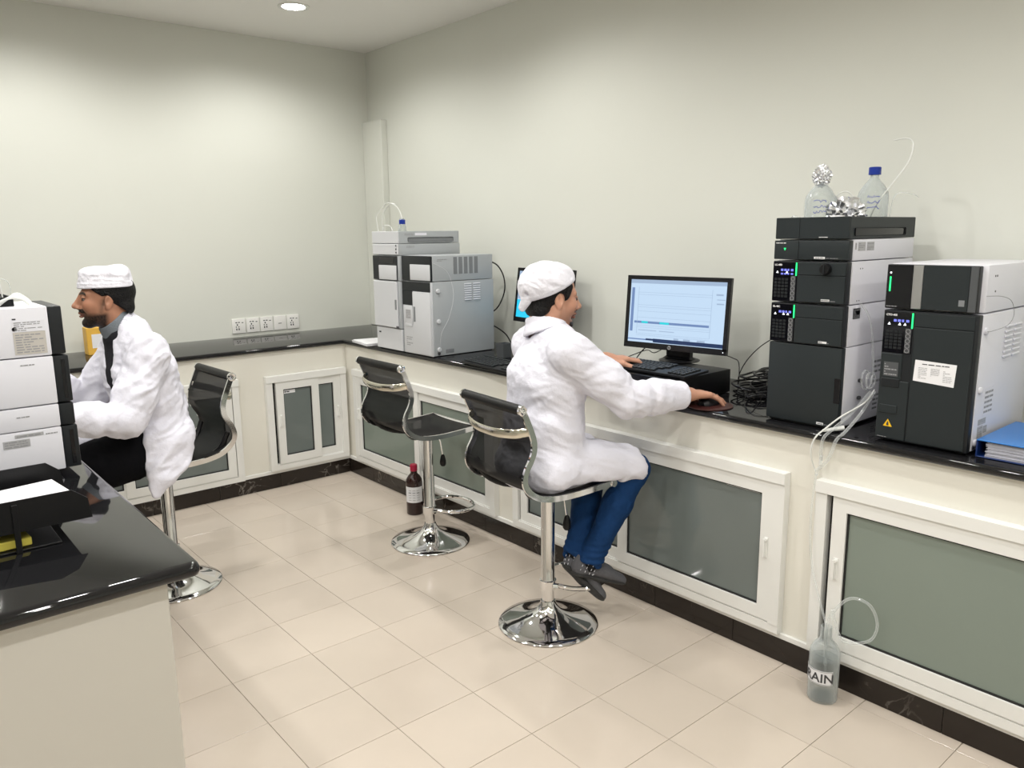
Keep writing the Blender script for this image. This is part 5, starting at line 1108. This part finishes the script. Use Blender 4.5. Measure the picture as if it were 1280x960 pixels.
# ------------------------------------------------------------------ the bearded man (left)
def person_left():
    t = thing('person', 'bearded man in open white lab coat and white cap, working at the island instruments', 'person', (-2.07, -1.63, 0))
    a = R(178); Fd, Lf = V((math.cos(a), math.sin(a), 0)), V((-math.sin(a), math.cos(a), 0))
    hip = V((-2.085, -1.64, .69)); chest = V((-2.130, -1.635, 1.00)); neck = V((-2.165, -1.630, 1.170))
    H = Head((-2.233, -1.625, 1.306), R(168), R(-2), 0, .955)
    SL = chest + Lf * .170 + V((.0, 0, .095)); SR = chest - Lf * .170 + V((-.02, 0, .095))
    WL = V((-2.515, -1.86, .885)); WR = V((-2.50, -1.45, 1.00))
    EL = ik(SL, WL, .285, .26, (.35, -.25, -1)); ER = ik(SR, WR, .285, .26, (.2, .3, -1))
    F = Field((-2.75, -2.02, .82), (-1.98, -1.30, 1.43), .0028); H.build(F)
    F.cone(H.w(-.03, 0, -.08), neck, .054, .057, .02); F.chain([(neck - V((0, 0, .03)), .06), (chest, .09)], .02, side=Lf, asp=1.3)
    for Sx, E_, W_ in ((SR, ER, WR), (SL, EL, WL)): F.chain([(neck - V((0, 0, .05)), .045), (Sx - V((0, 0, .01)), .045), (E_, .038), (W_, .028)], .02)
    for W_, s_ in ((WL, 1), (WR, -1)): d = V((-1, .05 * s_, .05)); hand(F, W_ + d * .01, d, (0, 0, 1), (0, s_, -.2), [(.25, .35, .3), (.3, .4, .3), (.35, .4, .3), (.4, .4, .3)], 1.0)
    def beard(L):
        xx = L[:, 0]; z = L[:, 2] + .004 * (vnoise(L * 90) - .5); y = np.abs(L[:, 1])
        chin = np.clip((-.070 - z) / .014, 0, 1) * np.clip((xx - .015) / .03, 0, 1); jaw = np.clip((-.052 - z + (.08 - xx) * .12) / .018, 0, 1) * np.clip((xx + .012) / .02, 0, 1) * .8
        burn = np.exp(-((xx - .016 - .25 * (-.03 - z)) / .013) ** 2) * np.clip((.02 - z) / .02, 0, 1) * np.clip((z + .09) / .02, 0, 1) * (y > .04) * .5; mous = (z < -.038) * (z > -.0535) * (xx > .080) * (y < .032) * 1.2; side = (xx > .070) * (z < -.05) * (y > .018) * (y < .034) * .7
        return np.clip(np.maximum.reduce([chin * 1.2, jaw * 1.15, burn, mous, side]), 0, 1)
    surf(F, 'body', m_skin, t, tint=H.tint((.42, .205, .125), (.010, .008, .007), beard)); H.eyes(t)
    F = Field((-2.38, -1.76, 1.19), (-2.08, -1.48, 1.46), .0025)
    F.ell(H.w(-.014, 0, .038), (.102, .080, .088), .004, H.Rn); F.cone(H.w(-.070, -.025, -.030), H.w(-.070, .025, -.030), .040, .040, .02)
    for y in (-1, 1): F.cone(H.w(.042, .066 * y, .050), H.w(.022, .072 * y, .000), .014, .007, .01)
    for y in (-1, 1): F.ell(H.w(-.000, .080 * y, -.012), (.022, .02, .034), .004, H.Rn, -1)
    # keep: back and sides, fringe line above the temple
    F.half(H.w(.048, 0, .042), H.R @ V((1, 0, -1.4)), k=.008); F.half(H.w(.0, 0, -.020), H.R @ V((.8, 0, -1)), k=.006); F.half(H.w(0, 0, -.070), H.R @ V((.2, 0, -1)), k=.01)
    surf(F, 'hair', m_hair, t)
    F = Field((-2.40, -1.78, 1.28), (-2.06, -1.46, 1.50), .0028)
    Rc = H.R @ Matrix.Rotation(R(3), 3, 'Y'); Rn = np.array(Rc); c0 = H.w(-.003, 0, .053)
    F.cone(c0 + Rc @ V((.028, 0, -.01)), c0 + Rc @ V((.026, 0, .048)), .078, .064, .02, side=Rc @ V((0, 1, 0)), asp=1.05); F.cone(c0 + Rc @ V((-.026, 0, -.01)), c0 + Rc @ V((-.030, 0, .040)), .082, .069, .02, side=Rc @ V((0, 1, 0)), asp=1.06)
    F.half(c0 + Rc @ V((0, 0, .086)), Rc @ V((.05, 0, 1)), k=.03)
    F.half(c0, Rc @ V((0, 0, -1)), k=.003); F.ell(c0 - Rc @ V((0, 0, .03)), (.098, .078, .055), .003, Rn, -1)
    def capd(P, N): z = ((P - np.array(c0)) @ Rn)[:, 2]; return folds(22, .0055, 8, np.array(Fd), 2.5)(P, N) * np.clip((z - .012) / .015, 0, 1) + .002 * (z < .022) * (z > .002)
    surf(F, 'cap', m_capc, t, disp=capd)
    # shirt and jumper seen in the open coat
    F = Field((-2.42, -1.86, .70), (-1.96, -1.42, 1.25), .005)
    F.chain([(hip + V((-.01, 0, .06)), .112), (chest + V((-.012, 0, 0)), .114), (neck - V((0.012, 0, .03)), .078)], .04, side=Lf, asp=1.3); surf(F, 'jumper', m_jumper, t, disp=folds(12, .004, 3))
    F = Field((-2.34, -1.76, 1.05), (-2.05, -1.50, 1.26), .003)
    nb = H.w(-.030, 0, -.095); ax = (H.w(-.03, 0, -.07) - neck).normalized()
    F.cone(nb - ax * .045, nb + ax * .022, .080, .065, .01); F.cone(nb - ax * .08, nb + ax * .06, .056, .058, .004, -1); F.half(nb + ax * .020, ax + Fd * .20, k=.003); surf(F, 'shirt_collar', m_shirt, t)
    # coat
    F = Field((-2.62, -2.02, .44), (-1.86, -1.28, 1.28), .0046)
    F.chain([(hip + V((.005, 0, .0)), .098), (hip + (chest - hip) * .5 + V((.004, 0, 0)), .124), (chest + V((-.004, 0, 0)), .134)], .05, side=Lf, asp=1.30); F.cone(chest, neck - V((0, 0, .03)), .120, .082, .05, side=Lf, asp=1.35)
    for sg, Sx, E_, W_ in ((-1, SR, ER, WR), (1, SL, EL, WL)):
        F.cone(neck - V((0, 0, .02)), Sx + V((0, 0, .0)), .054, .064, .04); dd = (W_ - E_).normalized()
        F.chain([(Sx, .072), (Sx + (E_ - Sx) * .6, .070), (E_, .068)], .035); F.chain([(E_, .066), (E_ + (W_ - E_) * .5, .058), (W_, .046)], .02)
        F.half(W_, dd, W_ - V((.07, .07, .07)), W_ + V((.07, .07, .07))); F.cone(W_ - dd * .03, W_ + dd * .06, .030, .030, .004, -1)
    F.ell(hip + V((-.005, 0, -.01)), (.115, .190, .110), .03, np.array(Matrix((Fd, Lf, V((0, 0, 1)))).transposed()))
    # skirt of the coat falling over the near edge of the seat, and over the thighs
    F.cone(hip + V((-.01, -.175, .02)), hip + V((-.095, -.235, -.170)), .100, .020, .03, side=(0, 1, 0), asp=.42); F.cone(hip + V((.0, -.14, .06)), hip + V((-.045, -.215, -.090)), .105, .055, .04, side=(0, 1, 0), asp=.45); F.cone(hip + V((.02, -.13, .05)), hip + V((.020, -.200, -.065)), .07, .030, .04, side=(0, 1, 0), asp=.55)
    F.cone(hip + V((-.08, .08, .02)), hip + V((-.34, .12, .0)), .085, .075, .03)
    # opening at the front
    for (z, w_) in ((1.19, .050), (1.13, .052), (1.05, .046), (.97, .040), (.89, .038), (.80, .046)):
        c = hip + (chest - hip) * ((z - .69) / .31) + Fd * .18 + Lf * .050; F.cone((c.x, c.y, z + .05), (c.x, c.y, z - .05), w_, w_, .006, -1, side=Fd, asp=1.9)
    F.half((0, 0, .605), (0, 0, -1), (-2.26, -1.80, .40), (-1.86, -1.28, .58), .006)
    F.cone(nb - ax * .06, nb - ax * .015, .092, .076, .012); F.cone(nb - ax * .06, nb + ax * .06, .070, .070, .004, -1)
    F.half(nb - ax * .012, ax + Fd * 1.1, nb - V((.1, .1, .06)), nb + V((.1, .1, .1)))
    F.cone((-2.300, -1.655, 1.23), (-2.285, -1.665, 1.09), .050, .050, .004, -1, side=Fd, asp=1.4)
    def dsp(P, N):
        s_ = (P - np.array(EL)) @ np.array((WL - EL).normalized()); arm = (P[:, 0] < -2.12) & (P[:, 1] < -1.74) & (P[:, 2] > .78)
        Ap = np.array(SL) + np.array((.03, 0, -.12)); u_ = P[:, 0] - Ap[0]; z_ = P[:, 2] - Ap[2]; rr_ = np.sqrt(u_ ** 2 + z_ ** 2); th = np.arctan2(z_, u_)
        rad = .0045 * np.sin(th * 15 + 4 * vnoise(P * 11)) * np.exp(-rr_ / .16) * np.clip(rr_ / .12 - .25, 0, 1) * (P[:, 1] < -1.70)
        return rad + .8 * folds(8, .012, 12, (-.5, 0, 1), 1.2)(P, N) * .5 + folds(19, .0085, 19, (.9, .1, .5), 7)(P, N) * .9 + arm * .004 * np.sin(s_ * 95 + 7 * vnoise(P * 13)) * np.clip(1 - np.abs(s_ - .02) / .16, 0, 1)
    coat = surf(F, 'lab_coat', m_coat, t, disp=dsp, sm=2)
    # trousers and shoes
    F = Field((-2.62, -1.92, .14), (-1.92, -1.36, .80), .005)
    KL = V((-2.465, -1.765, .665)); KR = V((-2.47, -1.50, .665)); AL = V((-2.33, -1.72, .26)); AR = V((-2.34, -1.54, .26))
    for K_, A_, s_ in ((KL, AL, -1), (KR, AR, 1)): F.chain([(V((-2.06, -1.64 + .085 * s_, .690)), .092), (V((-2.26, -1.64 + .105 * s_, .685)), .090), (K_, .068), (K_ + (A_ - K_) * .4, .060), (A_, .046)], .025)
    F.cone((-2.22, -1.775, .64), (-2.36, -1.79, .63), .072, .070, .03)
    F.half((0, 0, .606), (0, 0, -1), (-2.24, -1.77, .50), (-1.90, -1.40, .58), .006)
    surf(F, 'trousers', m_trous, t, disp=folds(12, .005, 14), sm=2)
    for A_, y in ((AL, -1.73), (AR, -1.54)):
        F = Field((-2.56, y - .08, .12), (-2.22, y + .08, .36), .004); h0, t0 = V((-2.265, y, .205)), V((-2.48, y, .205))
        F.cone(h0 + V((-.03, 0, .03)), h0 + V((-.12, 0, .028)), .034, .036, .02); F.cone(h0 + V((-.11, 0, .022)), t0 + V((.03, 0, .018)), .040, .034, .03, side=(0, 0, 1), asp=.7); F.cone(h0 + V((-.04, 0, .03)), A_ + V((0, 0, .03)), .036, .036, .02); F.half((0, 0, .192), (0, 0, -1))
        surf(F, 'shoe', m_sole, t)
    return t
person_left()
